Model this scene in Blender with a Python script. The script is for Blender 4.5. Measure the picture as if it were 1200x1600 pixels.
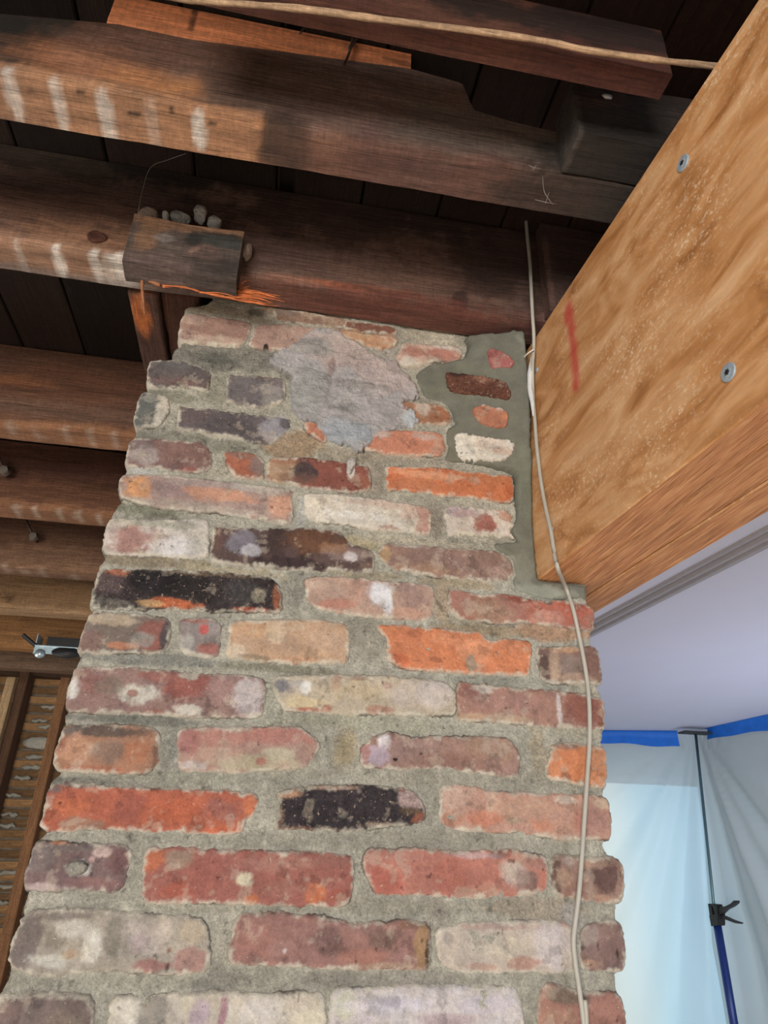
import bpy, math, random
import numpy as np
from mathutils import Matrix, Vector

for o in list(bpy.data.objects):
    bpy.data.objects.remove(o)
SC = bpy.context.scene
COL = SC.collection
random.seed(7)

# ------------------------------------------------------------------ camera
FPX, PITCH, ROLL, YAW = 1060.0, 26.3, 1.5, 9.5          # image taken as 1200 x 1600
CAM = np.array([0.0, -0.78, 1.55])
_p, _r, _y = np.radians([PITCH, ROLL, YAW])
FW = np.array([math.sin(_y)*math.cos(_p), math.cos(_y)*math.cos(_p), math.sin(_p)])
_rt = np.array([math.cos(_y), -math.sin(_y), 0.0]); _up = np.cross(_rt, FW)
RT = _rt*math.cos(_r) + _up*math.sin(_r)
UP = -_rt*math.sin(_r) + _up*math.cos(_r)
cd = bpy.data.cameras.new('camera'); cam = bpy.data.objects.new('camera', cd); COL.objects.link(cam)
cd.sensor_fit = 'VERTICAL'; cd.sensor_height = 36.0; cd.lens = FPX/1600*36
cd.clip_start = 0.02
cam.matrix_world = Matrix(((RT[0], UP[0], -FW[0], CAM[0]), (RT[1], UP[1], -FW[1], CAM[1]),
                           (RT[2], UP[2], -FW[2], CAM[2]), (0, 0, 0, 1)))
SC.camera = cam

# ------------------------------------------------------------------ light
w = bpy.data.worlds.new('world'); SC.world = w; w.use_nodes = True
w.node_tree.nodes['Background'].inputs[0].default_value = (0.80, 0.88, 1.0, 1)
w.node_tree.nodes['Background'].inputs[1].default_value = 0.22

def area(name, loc, target, sx, sy, power, color):
    ld = bpy.data.lights.new(name, 'AREA'); ld.shape = 'RECTANGLE'; ld.size = sx; ld.size_y = sy
    ld.energy = power; ld.color = color
    o = bpy.data.objects.new(name, ld); COL.objects.link(o); o.location = loc
    o.rotation_euler = (Vector(target)-Vector(loc)).to_track_quat('-Z', 'Y').to_euler()
    return o
area('window_light_behind', (-1.5, -3.7, 1.30), (0.0, 0, 1.75), 1.8, 1.5, 185, (1.0, 0.95, 0.88))
area('window_light_right', (2.6, -3.0, 1.3), (0.4, 0, 1.6), 1.2, 1.2, 32, (0.72, 0.84, 1.0))
area('fill_light_left', (-2.9, 1.5, 1.2), (-0.8, 1.3, 2.2), 1.2, 1.2, 26, (1.0, 0.92, 0.80))  # unseen area lamp that brightens the rear joists and lath wall
area('fill_light_far', (2.3, 1.2, 1.0), (2.0, 2.2, 2.2), 0.9, 1.0, 11, (0.70, 0.80, 1.0))  # unseen area lamp inside the room that brightens the white ceiling
sl = bpy.data.lights.new('floor_bounce_spot', 'SPOT'); sl.energy = 560; sl.color = (1.0, 0.95, 0.88); sl.spot_size = math.radians(62); sl.spot_blend = 0.3; sl.shadow_soft_size = 0.2
so = bpy.data.objects.new('floor_bounce_spot', sl); COL.objects.link(so); so.location = (-0.7, -2.2, 2.1)   # added unseen spot; its bounce off the floor brightens the undersides
so.rotation_euler = (Vector((-0.1, -1.1, 0.0))-Vector(so.location)).to_track_quat('-Z', 'Y').to_euler()

vs = SC.view_settings
vs.view_transform = 'Standard'; vs.look = 'None'; vs.gamma = 1.0; vs.use_curve_mapping = False
vs.exposure = 0.0
SC.cycles.max_bounces = 8

# ------------------------------------------------------------------ helpers
def ray(x, y):
    return RT*(x-600)/FPX - UP*(y-800)/FPX + FW
def onY(x, y, Y=0.0):
    v = ray(x, y); return CAM + v*(Y-CAM[1])/v[1]
def onZ(x, y, Z):
    v = ray(x, y); return CAM + v*(Z-CAM[2])/v[2]
def onX(x, y, X):
    v = ray(x, y); return CAM + v*(X-CAM[0])/v[0]

H = 2.253                                                # joist bottoms
BANG = math.radians(-3.43)                               # the new beam runs slightly askew
BDIR = np.array([math.sin(BANG), math.cos(BANG), 0.0])
BX0 = 0.335                                              # its near face at Y = 0
BZ0, BZ1, BW = 1.866, 2.222, 0.140
def onBeam(x, y):
    n = np.array([BDIR[1], -BDIR[0], 0.0]); p0 = np.array([BX0, 0, 0])
    v = ray(x, y); return CAM + v*(((p0-CAM) @ n)/(v @ n))

def lin(c):
    c = np.asarray(c, float)/255.0
    return np.where(c <= 0.04045, c/12.92, ((c+0.055)/1.055)**2.4)

def _hash(i, j, k, s):
    n = (i*374761393 + j*668265263 + k*2147483647 + s*974634777) & 0xFFFFFFFF
    n = ((n ^ (n >> 13))*1274126177) & 0xFFFFFFFF
    n = ((n ^ (n >> 16))*2246822519) & 0xFFFFFFFF
    return ((n ^ (n >> 15)) & 0xFFFFFF)/float(0xFFFFFF)
def vnoise(p, s=0):
    p = np.asarray(p, float); f = np.floor(p).astype(np.int64); t = p-f; t = t*t*(3-2*t)
    r = 0
    for a in (0, 1):
        for b in (0, 1):
            for c in (0, 1):
                wgt = (t[:, 0] if a else 1-t[:, 0])*(t[:, 1] if b else 1-t[:, 1])*(t[:, 2] if c else 1-t[:, 2])
                r = r + wgt*_hash(f[:, 0]+a, f[:, 1]+b, f[:, 2]+c, s)
    return r*2-1
def fbm(p, scale=1.0, oct=4, s=0, gain=0.5):
    p = np.asarray(p, float)*scale; r = 0; a = 1; tot = 0
    for o in range(oct):
        r = r + a*vnoise(p*(2.03**o)+o*17.3, s+o); tot += a; a *= gain
    return r/tot
def sstep(a, b, x):
    t = np.clip((x-a)/(b-a), 0, 1); return t*t*(3-2*t)

# ------------------------------------------------------------------ materials
def new_mat(name):
    m = bpy.data.materials.new(name); m.use_nodes = True
    nt = m.node_tree; b = nt.nodes['Principled BSDF']
    return m, nt, b
def nd(nt, t, **kw):
    n = nt.nodes.new(t)
    for k, v in kw.items():
        if k.startswith('i_'): n.inputs[k[2:].replace('_', ' ')].default_value = v
        else: setattr(n, k, v)
    return n
def ramp(nt, src, stops):
    r = nt.nodes.new('ShaderNodeValToRGB'); e = r.color_ramp.elements
    while len(e) < len(stops): e.new(0.5)
    for el, (pos, c) in zip(e, stops):
        el.position = pos; el.color = (*c, 1) if len(c) == 3 else c
    nt.links.new(src, r.inputs[0]); return r
def coords(nt, scale=(1, 1, 1), rot=(0, 0, 0)):
    tc = nt.nodes.new('ShaderNodeTexCoord'); mp = nt.nodes.new('ShaderNodeMapping')
    mp.inputs['Scale'].default_value = scale; mp.inputs['Rotation'].default_value = rot
    nt.links.new(tc.outputs['Object'], mp.inputs['Vector']); return mp.outputs[0]
def noise(nt, vec, scale, detail=5, rough=0.6, dist=0.0):
    n = nd(nt, 'ShaderNodeTexNoise'); n.inputs['Scale'].default_value = scale
    n.inputs['Detail'].default_value = detail; n.inputs['Roughness'].default_value = rough
    n.inputs['Distortion'].default_value = dist
    nt.links.new(vec, n.inputs['Vector']); return n.outputs['Fac']
def mixc(nt, a, b, fac, mode='MIX'):
    m = nt.nodes.new('ShaderNodeMix'); m.data_type = 'RGBA'; m.blend_type = mode
    for s, v in ((m.inputs[6], a), (m.inputs[7], b), (m.inputs[0], fac)):
        if hasattr(v, 'is_output'): nt.links.new(v, s)
        elif isinstance(v, (int, float)): s.default_value = v
        else: s.default_value = (*v, 1)
    return m.outputs[2]
def bump(nt, b, h, strength, dist):
    n = nt.nodes.new('ShaderNodeBump'); n.inputs['Strength'].default_value = strength
    n.inputs['Distance'].default_value = dist
    nt.links.new(h, n.inputs['Height']); nt.links.new(n.outputs[0], b.inputs['Normal']); return n

def m_mineral(name, lo, hi, scale, bstr, bdist, rough=0.9, speck=None, coarse=60):
    """vertex colours ('Col') broken up by fine grains, for brick and mortar"""
    m, nt, b = new_mat(name)
    at = nd(nt, 'ShaderNodeAttribute', attribute_name='Col')
    v = coords(nt)
    n1 = noise(nt, v, scale, 6, 0.75); n2 = noise(nt, v, coarse, 5, 0.65)
    g1 = ramp(nt, n1, [(0.30, (lo,)*3), (0.72, (hi,)*3)])
    g2 = ramp(nt, n2, [(0.30, (0.80,)*3), (0.70, (1.16,)*3)])
    c = mixc(nt, at.outputs['Color'], g1.outputs[0], 1.0, 'MULTIPLY')
    c = mixc(nt, c, g2.outputs[0], 1.0, 'MULTIPLY')
    if speck:
        sn = noise(nt, v, speck[0], 3, 0.7)
        sm = ramp(nt, sn, [(speck[1], (0, 0, 0)), (speck[1]+0.05, (1, 1, 1))])
        mm = nt.nodes.new('ShaderNodeMath'); mm.operation = 'MULTIPLY'; mm.inputs[1].default_value = speck[3]
        nt.links.new(sm.outputs[0], mm.inputs[0])
        c = mixc(nt, c, speck[2], mm.outputs[0])
    nt.links.new(c, b.inputs['Base Color'])
    b.inputs['Roughness'].default_value = rough
    b.inputs['Specular IOR Level'].default_value = 0.25
    add = nt.nodes.new('ShaderNodeMath'); add.operation = 'ADD'
    nt.links.new(n1, add.inputs[0]); nt.links.new(n2, add.inputs[1])
    bump(nt, b, add.outputs[0], bstr, bdist)
    return m
M_BRICK = m_mineral('brick', 0.80, 1.18, 300, 0.75, 0.004, 0.92, (190, 0.66, lin((205, 190, 172)), 0.55))
M_MORTAR = m_mineral('mortar', 0.60, 1.30, 330, 1.0, 0.009, 0.95, (330, 0.35, lin((85, 80, 70)), 0.0), 90)
M_WET = m_mineral('fresh_mortar', 0.86, 1.1, 500, 0.35, 0.002, 0.75, None, 45)
M_SMEAR = m_mineral('smeared_mortar', 0.78, 1.16, 300, 0.9, 0.006, 0.9, None, 70)
M_DARKBRICK = m_mineral('sooty_brick', 0.5, 1.7, 190, 1.0, 0.006, 0.9, (240, 0.62, lin((205, 180, 160)), 0.6))

def m_wood(name, axis=0, lo=0.50, hi=1.45, fine=1.0, rough=0.75, bstr=0.5, stretch=14):
    m, nt, b = new_mat(name)
    at = nd(nt, 'ShaderNodeAttribute', attribute_name='Col')
    s = [stretch]*3; s[axis] = 1.0
    v = coords(nt, tuple(s)); v2 = coords(nt, tuple(x*0.4 for x in s))
    n1 = noise(nt, v, 22*fine, 9, 0.78, 0.9); n2 = noise(nt, v2, 9*fine, 4, 0.6, 1.2)
    saw = [2.2]*3; saw[axis] = 46
    n3 = noise(nt, coords(nt, tuple(saw), (0, 0.42, 0)), 9, 3, 0.7)
    g1 = ramp(nt, n1, [(0.28, (lo,)*3), (0.5, (1.0,)*3), (0.74, (hi,)*3)])
    g2 = ramp(nt, n2, [(0.3, (0.74, 0.72, 0.72)), (0.7, (1.24, 1.22, 1.2))])
    g3 = ramp(nt, n3, [(0.35, (0.90,)*3), (0.65, (1.08,)*3)])
    c = mixc(nt, at.outputs['Color'], g1.outputs[0], 1.0, 'MULTIPLY')
    c = mixc(nt, c, g2.outputs[0], 1.0, 'MULTIPLY'); c = mixc(nt, c, g3.outputs[0], 1.0, 'MULTIPLY')
    s4 = [75]*3; s4[axis] = 1.6                            # fine drying checks along the grain
    n4 = noise(nt, coords(nt, tuple(s4)), 5*fine, 5, 0.7, 0.4)
    g4 = ramp(nt, n4, [(0.34, (0.42,)*3), (0.44, (1.0,)*3), (0.62, (1.0,)*3), (0.74, (1.30,)*3)])
    c = mixc(nt, c, g4.outputs[0], 0.8, 'MULTIPLY')
    sp_ = noise(nt, coords(nt), 150, 4, 0.75); g5 = ramp(nt, sp_, [(0.32, (0.72,)*3), (0.68, (1.22,)*3)])
    c = mixc(nt, c, g5.outputs[0], 0.8, 'MULTIPLY')
    nt.links.new(c, b.inputs['Base Color']); b.inputs['Roughness'].default_value = rough
    b.inputs['Specular IOR Level'].default_value = 0.3
    am = nt.nodes.new('ShaderNodeMath'); am.operation = 'ADD'; nt.links.new(n1, am.inputs[0]); nt.links.new(n4, am.inputs[1])
    bump(nt, b, am.outputs[0], bstr*1.8, 0.004)
    return m
M_WOODX = m_wood('old_wood_x', 0)
M_WOODY = m_wood('old_wood_y', 1)
M_WOODZ = m_wood('old_wood_z', 2)
M_NEWX = m_wood('fresh_wood_x', 0, 0.72, 1.18, 1.0, 0.7, 0.4, 22)

def m_plain(name, col, rough=0.6, metal=0.0, nscale=80, var=0.12, bstr=0.2):
    m, nt, b = new_mat(name)
    n = noise(nt, coords(nt), nscale, 4)
    r = ramp(nt, n, [(0.3, tuple(np.clip(lin(col)*(1-var), 0, 1))), (0.7, tuple(np.clip(lin(col)*(1+var), 0, 1)))])
    nt.links.new(r.outputs[0], b.inputs['Base Color'])
    b.inputs['Roughness'].default_value = rough; b.inputs['Metallic'].default_value = metal
    bump(nt, b, n, bstr, 0.001)
    return m

def m_beam(name, under):
    m, nt, b = new_mat(name)
    if under:
        n1 = noise(nt, coords(nt, (26, 0.9, 26)), 16, 6, 0.7, 0.3)
        n2 = noise(nt, coords(nt, (9, 1.2, 9)), 5, 4, 0.6)
        c1 = ramp(nt, n1, [(0.3, tuple(lin((122, 72, 42)))), (0.5, tuple(lin((190, 132, 88)))), (0.72, tuple(lin((226, 178, 132))))])
        g = ramp(nt, n2, [(0.3, (0.8,)*3), (0.7, (1.15,)*3)])
        c = mixc(nt, c1.outputs[0], g.outputs[0], 1.0, 'MULTIPLY')
        bump(nt, b, n1, 0.5, 0.002)
    else:
        wv = coords(nt, (1.0, 0.30, 1.0))
        n0 = noise(nt, coords(nt, (1, 0.8, 1)), 4.0, 3, 0.5)
        n1 = noise(nt, wv, 24, 3, 0.5, 1.3)
        n2 = noise(nt, coords(nt, (6, 0.8, 6)), 26, 5, 0.7, 0.6)
        c1 = ramp(nt, n1, [(0.30, tuple(lin((142, 94, 52)))), (0.43, tuple(lin((172, 122, 76)))), (0.55, tuple(lin((188, 142, 98)))), (0.72, tuple(lin((200, 160, 120))))])
        g = ramp(nt, n2, [(0.3, (0.86,)*3), (0.7, (1.1,)*3)])
        c = mixc(nt, c1.outputs[0], g.outputs[0], 1.0, 'MULTIPLY')
        # sawdust and scuffs clinging to the face in drifts
        dsp = noise(nt, coords(nt, (1, 0.7, 1)), 230, 3, 0.8)
        dm = ramp(nt, dsp, [(0.53, (0, 0, 0)), (0.66, (1, 1, 1))])
        drift = ramp(nt, noise(nt, coords(nt, (1, 0.45, 1)), 9, 5, 0.65, 1.0), [(0.42, (0, 0, 0)), (0.66, (1, 1, 1))])
        f = mixc(nt, dm.outputs[0], drift.outputs[0], 1.0, 'MULTIPLY')
        f = mixc(nt, f, (0.62,)*3, 1.0, 'MULTIPLY')
        c = mixc(nt, c, tuple(lin((226, 205, 176))), f)
        # the red crayon mark lives in the vertex colours
        at = nd(nt, 'ShaderNodeAttribute', attribute_name='Mark')
        c = mixc(nt, c, tuple(lin((178, 62, 58))), at.outputs['Fac'])
        bump(nt, b, n1, 0.15, 0.002)
    nt.links.new(c, b.inputs['Base Color']); b.inputs['Roughness'].default_value = 0.55
    b.inputs['Specular IOR Level'].default_value = 0.35
    return m
M_BEAMF = m_beam('laminated_beam_face', False)
M_BEAMU = m_beam('laminated_beam_edge', True)

# ------------------------------------------------------------------ object making
def tag(o, label=None, cat=None, group=None, kind=None):
    if label: o['label'] = label
    if cat: o['category'] = cat
    if group: o['group'] = group
    if kind: o['kind'] = kind
    return o
def empty(name, loc, label=None, cat=None, group=None, kind=None):
    o = bpy.data.objects.new(name, None); COL.objects.link(o); o.location = loc
    o.empty_display_size = 0.05
    return tag(o, label, cat, group, kind)
def mesh_obj(name, V, F, mat, parent=None, col=None, smooth=True, mark=None, mats=None, midx=None, sharp=0):
    V = np.asarray(V, float); c = (V.min(0)+V.max(0))/2
    me = bpy.data.meshes.new(name)
    me.from_pydata((V-c).tolist(), [], [list(map(int, f)) for f in F]); me.update()
    for mm in (mats or [mat]): me.materials.append(mm)
    if smooth: me.polygons.foreach_set('use_smooth', [True]*len(me.polygons))
    if midx is not None: me.polygons.foreach_set('material_index', [int(i) for i in midx])
    if col is not None:
        a = me.color_attributes.new('Col', 'FLOAT_COLOR', 'POINT')
        rgba = np.ones((len(V), 4)); rgba[:, :3] = np.clip(col, 0, 1); a.data.foreach_set('color', rgba.ravel())
    if mark is not None:
        a = me.attributes.new('Mark', 'FLOAT', 'POINT'); a.data.foreach_set('value', np.asarray(mark, float))
    if sharp: me.set_sharp_from_angle(angle=math.radians(sharp))
    o = bpy.data.objects.new(name, me); COL.objects.link(o)
    if parent is not None:
        o.parent = parent; o.location = Vector(c)-abs_loc(parent)
    else: o.location = c
    return o
def abs_loc(o):
    v = Vector(o.location)
    while o.parent: o = o.parent; v = v+Vector(o.location)
    return v

class Geo:
    def __init__(s): s.V = []; s.F = []; s.n = 0
    def add(s, V, F):
        s.V.append(np.asarray(V, float)); s.F += [tuple(i+s.n for i in f) for f in F]; s.n += len(V)
    def box(s, a, b, bev=0.0, M=None):
        a = np.array(a, float); b = np.array(b, float)
        if bev <= 0:
            V = [(x, y, z) for x in (a[0], b[0]) for y in (a[1], b[1]) for z in (a[2], b[2])]
            F = [(0, 1, 3, 2), (4, 6, 7, 5), (0, 4, 5, 1), (2, 3, 7, 6), (0, 2, 6, 4), (1, 5, 7, 3)]
        else:
            V = []; 
            for x in (0, 1):
                for y in (0, 1):
                    for z in (0, 1):
                        p = np.array([(a, b)[x][0], (a, b)[y][1], (a, b)[z][2]]); sg = np.array([1-2*x, 1-2*y, 1-2*z])
                        for k in range(3):
                            q = p+sg*bev; q[k] = p[k]; V.append(q)
            ix = lambda x, y, z, k: (x*4+y*2+z)*3+k
            F = []
            for x in (0, 1):
                q = [ix(x, 0, 0, 0), ix(x, 0, 1, 0), ix(x, 1, 1, 0), ix(x, 1, 0, 0)]; F.append(q if x == 0 else q[::-1])
                q = [ix(0, x, 0, 1), ix(1, x, 0, 1), ix(1, x, 1, 1), ix(0, x, 1, 1)]; F.append(q if x == 0 else q[::-1])
                q = [ix(0, 0, x, 2), ix(0, 1, x, 2), ix(1, 1, x, 2), ix(1, 0, x, 2)]; F.append(q if x == 0 else q[::-1])
            for u in (0, 1):
                for v in (0, 1):
                    for (k, k1, k2, f) in ((0, 1, 2, lambda t: (t, u, v)), (1, 0, 2, lambda t: (u, t, v)), (2, 0, 1, lambda t: (u, v, t))):
                        q = [ix(*f(0), k1), ix(*f(1), k1), ix(*f(1), k2), ix(*f(0), k2)]
                        F.append(q)
            for x in (0, 1):
                for y in (0, 1):
                    for z in (0, 1): F.append([ix(x, y, z, 0), ix(x, y, z, 1), ix(x, y, z, 2)])
        V = np.array(V, float)
        if M is not None: V = (np.asarray(M[0]) @ V.T).T + np.asarray(M[1])
        s.add(V, F)
    def tube(s, P, R, n=8, cap=True):
        P = np.array(P, float); R = np.broadcast_to(R, (len(P),)); V = []; F = []
        up = np.array([0.13, 0.31, 0.94])
        for i in range(len(P)):
            t = P[min(i+1, len(P)-1)]-P[max(i-1, 0)]; t = t/(np.linalg.norm(t)+1e-9)
            a = np.cross(t, up); 
            if np.linalg.norm(a) < 0.05: a = np.cross(t, (1, 0, 0))
            a /= np.linalg.norm(a); b = np.cross(t, a)
            for k in range(n):
                g = 2*math.pi*k/n; V.append(P[i]+R[i]*(a*math.cos(g)+b*math.sin(g)))
        for i in range(len(P)-1):
            for k in range(n):
                F.append((i*n+k, i*n+(k+1) % n, (i+1)*n+(k+1) % n, (i+1)*n+k))
        if cap: F.append(tuple(range(n))[::-1]); F.append(tuple((len(P)-1)*n+k for k in range(n)))
        s.add(V, F)
    def make(s, name, mat, parent=None, smooth=False, col=None, colfn=None):
        V = np.vstack(s.V)
        if col is not None: col = np.tile(col, (len(V), 1))
        if colfn is not None: col = colfn(V)
        return mesh_obj(name, V, s.F, mat, parent, col, smooth)
def smooth_path(P, n=6):
    P = [np.array(p, float) for p in P]; P = [2*P[0]-P[1]]+P+[2*P[-1]-P[-2]]; out = []
    for i in range(1, len(P)-2):
        for k in range(n):
            t = k/n; a, b, c, d = P[i-1:i+3]
            out.append(0.5*((2*b)+(c-a)*t+(2*a-5*b+4*c-d)*t*t+(3*b-a-3*c+d)*t**3))
    out.append(P[-2]); return np.array(out)

# ------------------------------------------------------------------ stains: colour patches fixed on a surface
def blobY(lst, Y=0.0):
    """(px, py, rx, ry, colour, strength[, softness, roughness]) -> world patches on the plane y = Y"""
    out = []
    for e in lst:
        px, py, rx, ry, c, st = e[:6]; soft = e[6] if len(e) > 6 else 0.28; ro = e[7] if len(e) > 7 else 0.85
        c0 = onY(px, py, Y); sx = np.linalg.norm(onY(px+10, py, Y)-c0)/10; sz = abs(onY(px, py+10, Y)[2]-c0[2])/10
        out.append((c0, (rx*sx, 9.0, ry*sz), c, st, soft, ro))
    return out
def mute(c, k):
    c = np.asarray(c, float); g = c.mean(); return g+(c-g)*k
def paint(V, base, blobs, seed=0, rough_scale=70):
    V = np.asarray(V, float); n = len(V)
    base = lin(base) if np.ndim(base) == 1 else base
    C = np.tile(base, (n, 1)) if np.ndim(base) == 1 else base.copy()
    n1 = fbm(V, rough_scale, 5, seed, 0.72); n2 = fbm(V, 22, 2, seed+50)
    for i, (c0, rad, col, st, soft, ro) in enumerate(blobs):
        d = V-c0
        q = np.sqrt((d[:, 0]/rad[0])**2+(d[:, 1]/rad[1])**2+(d[:, 2]/rad[2])**2)
        near = q < 2.6
        if not near.any(): continue
        m = 1-sstep(1-soft, 1+soft, q[near]+ro*(n1[near]+0.5*n2[near]*(1 if i % 2 else -1)))
        C[near] = C[near]*(1-m*st)[:, None]+lin(col)*(m*st)[:, None]
    return C

# ------------------------------------------------------------------ raised slabs with a free outline (bricks, mortar)
def chaikin(P, r=0.006, it=2):
    P = [np.array(p, float) for p in P]
    for _ in range(it):
        Q = []
        for i in range(len(P)):
            a, b = P[i], P[(i+1) % len(P)]; L = np.linalg.norm(b-a)+1e-9; k = min(r/L, 0.3)
            Q += [a+(b-a)*k, b-(b-a)*k]
        P = Q; r *= 0.45
    return np.array(P)
def poly_sdf(p, P):
    """positive inside, and the nearest outline point"""
    best = np.full(len(p), 1e9); near = np.zeros_like(p); inside = np.zeros(len(p), bool)
    for i in range(len(P)):
        a, b = P[i], P[(i+1) % len(P)]; ab = b-a
        t = np.clip(((p-a) @ ab)/(ab @ ab+1e-12), 0, 1); q = a+t[:, None]*ab
        d = np.linalg.norm(p-q, axis=1); m = d < best; best[m] = d[m]; near[m] = q[m]
        cr = ((a[1] > p[:, 1]) != (b[1] > p[:, 1]))
        with np.errstate(divide='ignore', invalid='ignore'):
            xi = a[0]+(p[:, 1]-a[1])*(b[0]-a[0])/(b[1]-a[1])
        inside ^= cr & (p[:, 0] < xi)
    return np.where(inside, best, -best), near
def slab(poly, step, face, edge, back, r, amp, seed, ragged=0.0012, base=None, rnd=0.006, bumps=None, grow=0.0):
    """poly: outline in (x, z). Front relief towards -y; sides run back to y = back."""
    P = chaikin(poly, rnd); lo = P.min(0)-step; hi = P.max(0)+step
    xs = np.arange(lo[0], hi[0]+step, step); zs = np.arange(lo[1], hi[1]+step, step)
    X, Z = np.meshgrid(xs, zs); p = np.stack([X.ravel(), Z.ravel()], 1)
    d, near = poly_sdf(p, P)
    p3 = np.stack([p[:, 0], np.full(len(p), seed*0.37), p[:, 1]], 1)
    sd = d.copy(); d = d+grow+ragged*(fbm(p3, 75, 4, seed, .6)+0.6*fbm(p3, 320, 2, seed+3))
    nx, nz = len(xs), len(zs); I = np.arange(nx*nz).reshape(nz, nx)
    q = np.stack([I[:-1, :-1].ravel(), I[:-1, 1:].ravel(), I[1:, 1:].ravel(), I[1:, :-1].ravel()], 1)
    keep = (d[q] > 0).sum(1) >= 2
    q = q[keep]; used = np.unique(q); rm = -np.ones(nx*nz, int); rm[used] = np.arange(len(used)); q = rm[q]
    p = p[used]; d = d[used]; sd = sd[used]; near = near[used]; p3 = p3[used]
    out = d < 0
    v = (near[out]-p[out])*np.where(sd[out] < 0, 1, -1)[:, None]; L = np.linalg.norm(v, axis=1)[:, None]+1e-9
    p[out] = p[out]+v/L*np.minimum(-d[out][:, None], step*1.2); d[out] = 0
    t = np.clip(d/r, 0, 1); f = np.sqrt(1-(1-t)**2)
    fb = fbm(p3, 38, 3, seed+9); ff = fbm(p3, 170, 3, seed+19, 0.65)
    yf = (face(p[:, 0], p[:, 1]) if callable(face) else face)-amp*(fb+0.45*ff)
    if bumps is not None: yf = yf+bumps(p, p3, d)
    y = edge+(yf-edge)*f
    V = np.stack([p[:, 0], y, p[:, 1]], 1)
    e = np.concatenate([q[:, [0, 1]], q[:, [1, 2]], q[:, [2, 3]], q[:, [3, 0]]])
    key = np.sort(e, 1); k = key[:, 0].astype(np.int64)*10**7+key[:, 1]
    uq, inv, cnt = np.unique(k, return_inverse=True, return_counts=True)
    be = e[cnt[inv] == 1]; bv = np.unique(be); mp = {int(a): len(V)+i for i, a in enumerate(bv)}
    W = V[bv].copy(); W[:, 1] = back
    F = q.tolist()+[[int(b), int(a), mp[int(a)], mp[int(b)]] for a, b in be]
    slab.d = np.concatenate([d, d[bv]])
    return np.vstack([V, W]), F

def xz(pts, rampf=None):
    out = []
    for (x, y) in pts:
        P = onY(x, y, 0.0)
        if rampf:
            for _ in range(4): P = onY(x, y, rampf(P[0], P[2]))
        out.append((P[0], P[2]))
    return out
def rampf(x, z):                                          # the fresh mortar thickens up towards beam and joist
    x = np.asarray(x, float); z = np.asarray(z, float)
    return -0.044*sstep(0.20, 0.34, x)*sstep(1.90, 2.22, z)

# ================================================================== STRUCTURE
def plain_box(name, a, b, mat, col=None, parent=None, kind=None, bev=0.0, label=None):
    g = Geo(); g.box(a, b, bev); o = g.make(name, mat, parent, False, col)
    if kind: o['kind'] = kind
    if label: o['label'] = label
    return o
M_FLOOR = m_plain('dusty_floor', (196, 182, 164), 0.7, 0, 3, 0.25)
M_DRY = m_plain('drywall', (206, 205, 222), 0.85, 0, 3, 0.02, 0.05)
M_WALL = m_plain('far_wall', (196, 200, 200), 0.85, 0, 3, 0.03, 0.05)
M_DARK = m_plain('dark_void', (38, 30, 26), 0.95, 0, 10, 0.3)
plain_box('floor', (-3.2, -4.2, -0.05), (3.6, 4.6, 0.0), M_FLOOR, kind='structure')
plain_box('ceiling', (0.60, -0.9, 2.236), (3.0, 3.62, 2.250), M_DRY, kind='structure')
plain_box('wall_right', (3.0, -0.9, 0.0), (3.08, 3.70, 2.5), M_WALL, kind='structure')

# drywall seam strip along the ceiling, two ridges with a shallow channel
tA, tB = onZ(925, 985, 2.236), onZ(1200, 842, 2.236); td = (tA-tB)/np.linalg.norm(tA-tB)
tn = np.array([td[1], -td[0], 0])
g = Geo()
for off, wd, hh in ((-0.050, 0.016, 0.007), (-0.020, 0.022, 0.011), (0.020, 0.030, 0.007)):
    c = tB+tn*off; 
    for L0, L1 in ((-1.2, 3.05),):
        a = c+td*L0; b = c+td*min(L1, 2.8)
        V = []
        for p in (a, b):
            for (u, z) in ((-wd/2, 0), (-wd/4, -hh), (wd/4, -hh), (wd/2, 0)): V.append(p+tn*u+np.array([0, 0, z]))
        g.add(V, [(0, 1, 5, 4), (1, 2, 6, 5), (2, 3, 7, 6), (3, 2, 1, 0), (4, 5, 6, 7)])
o = g.make('trim_1', m_plain('seam_strip', (160, 156, 162), 0.8, 0, 40, 0.05)); o['kind'] = 'structure'

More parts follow.
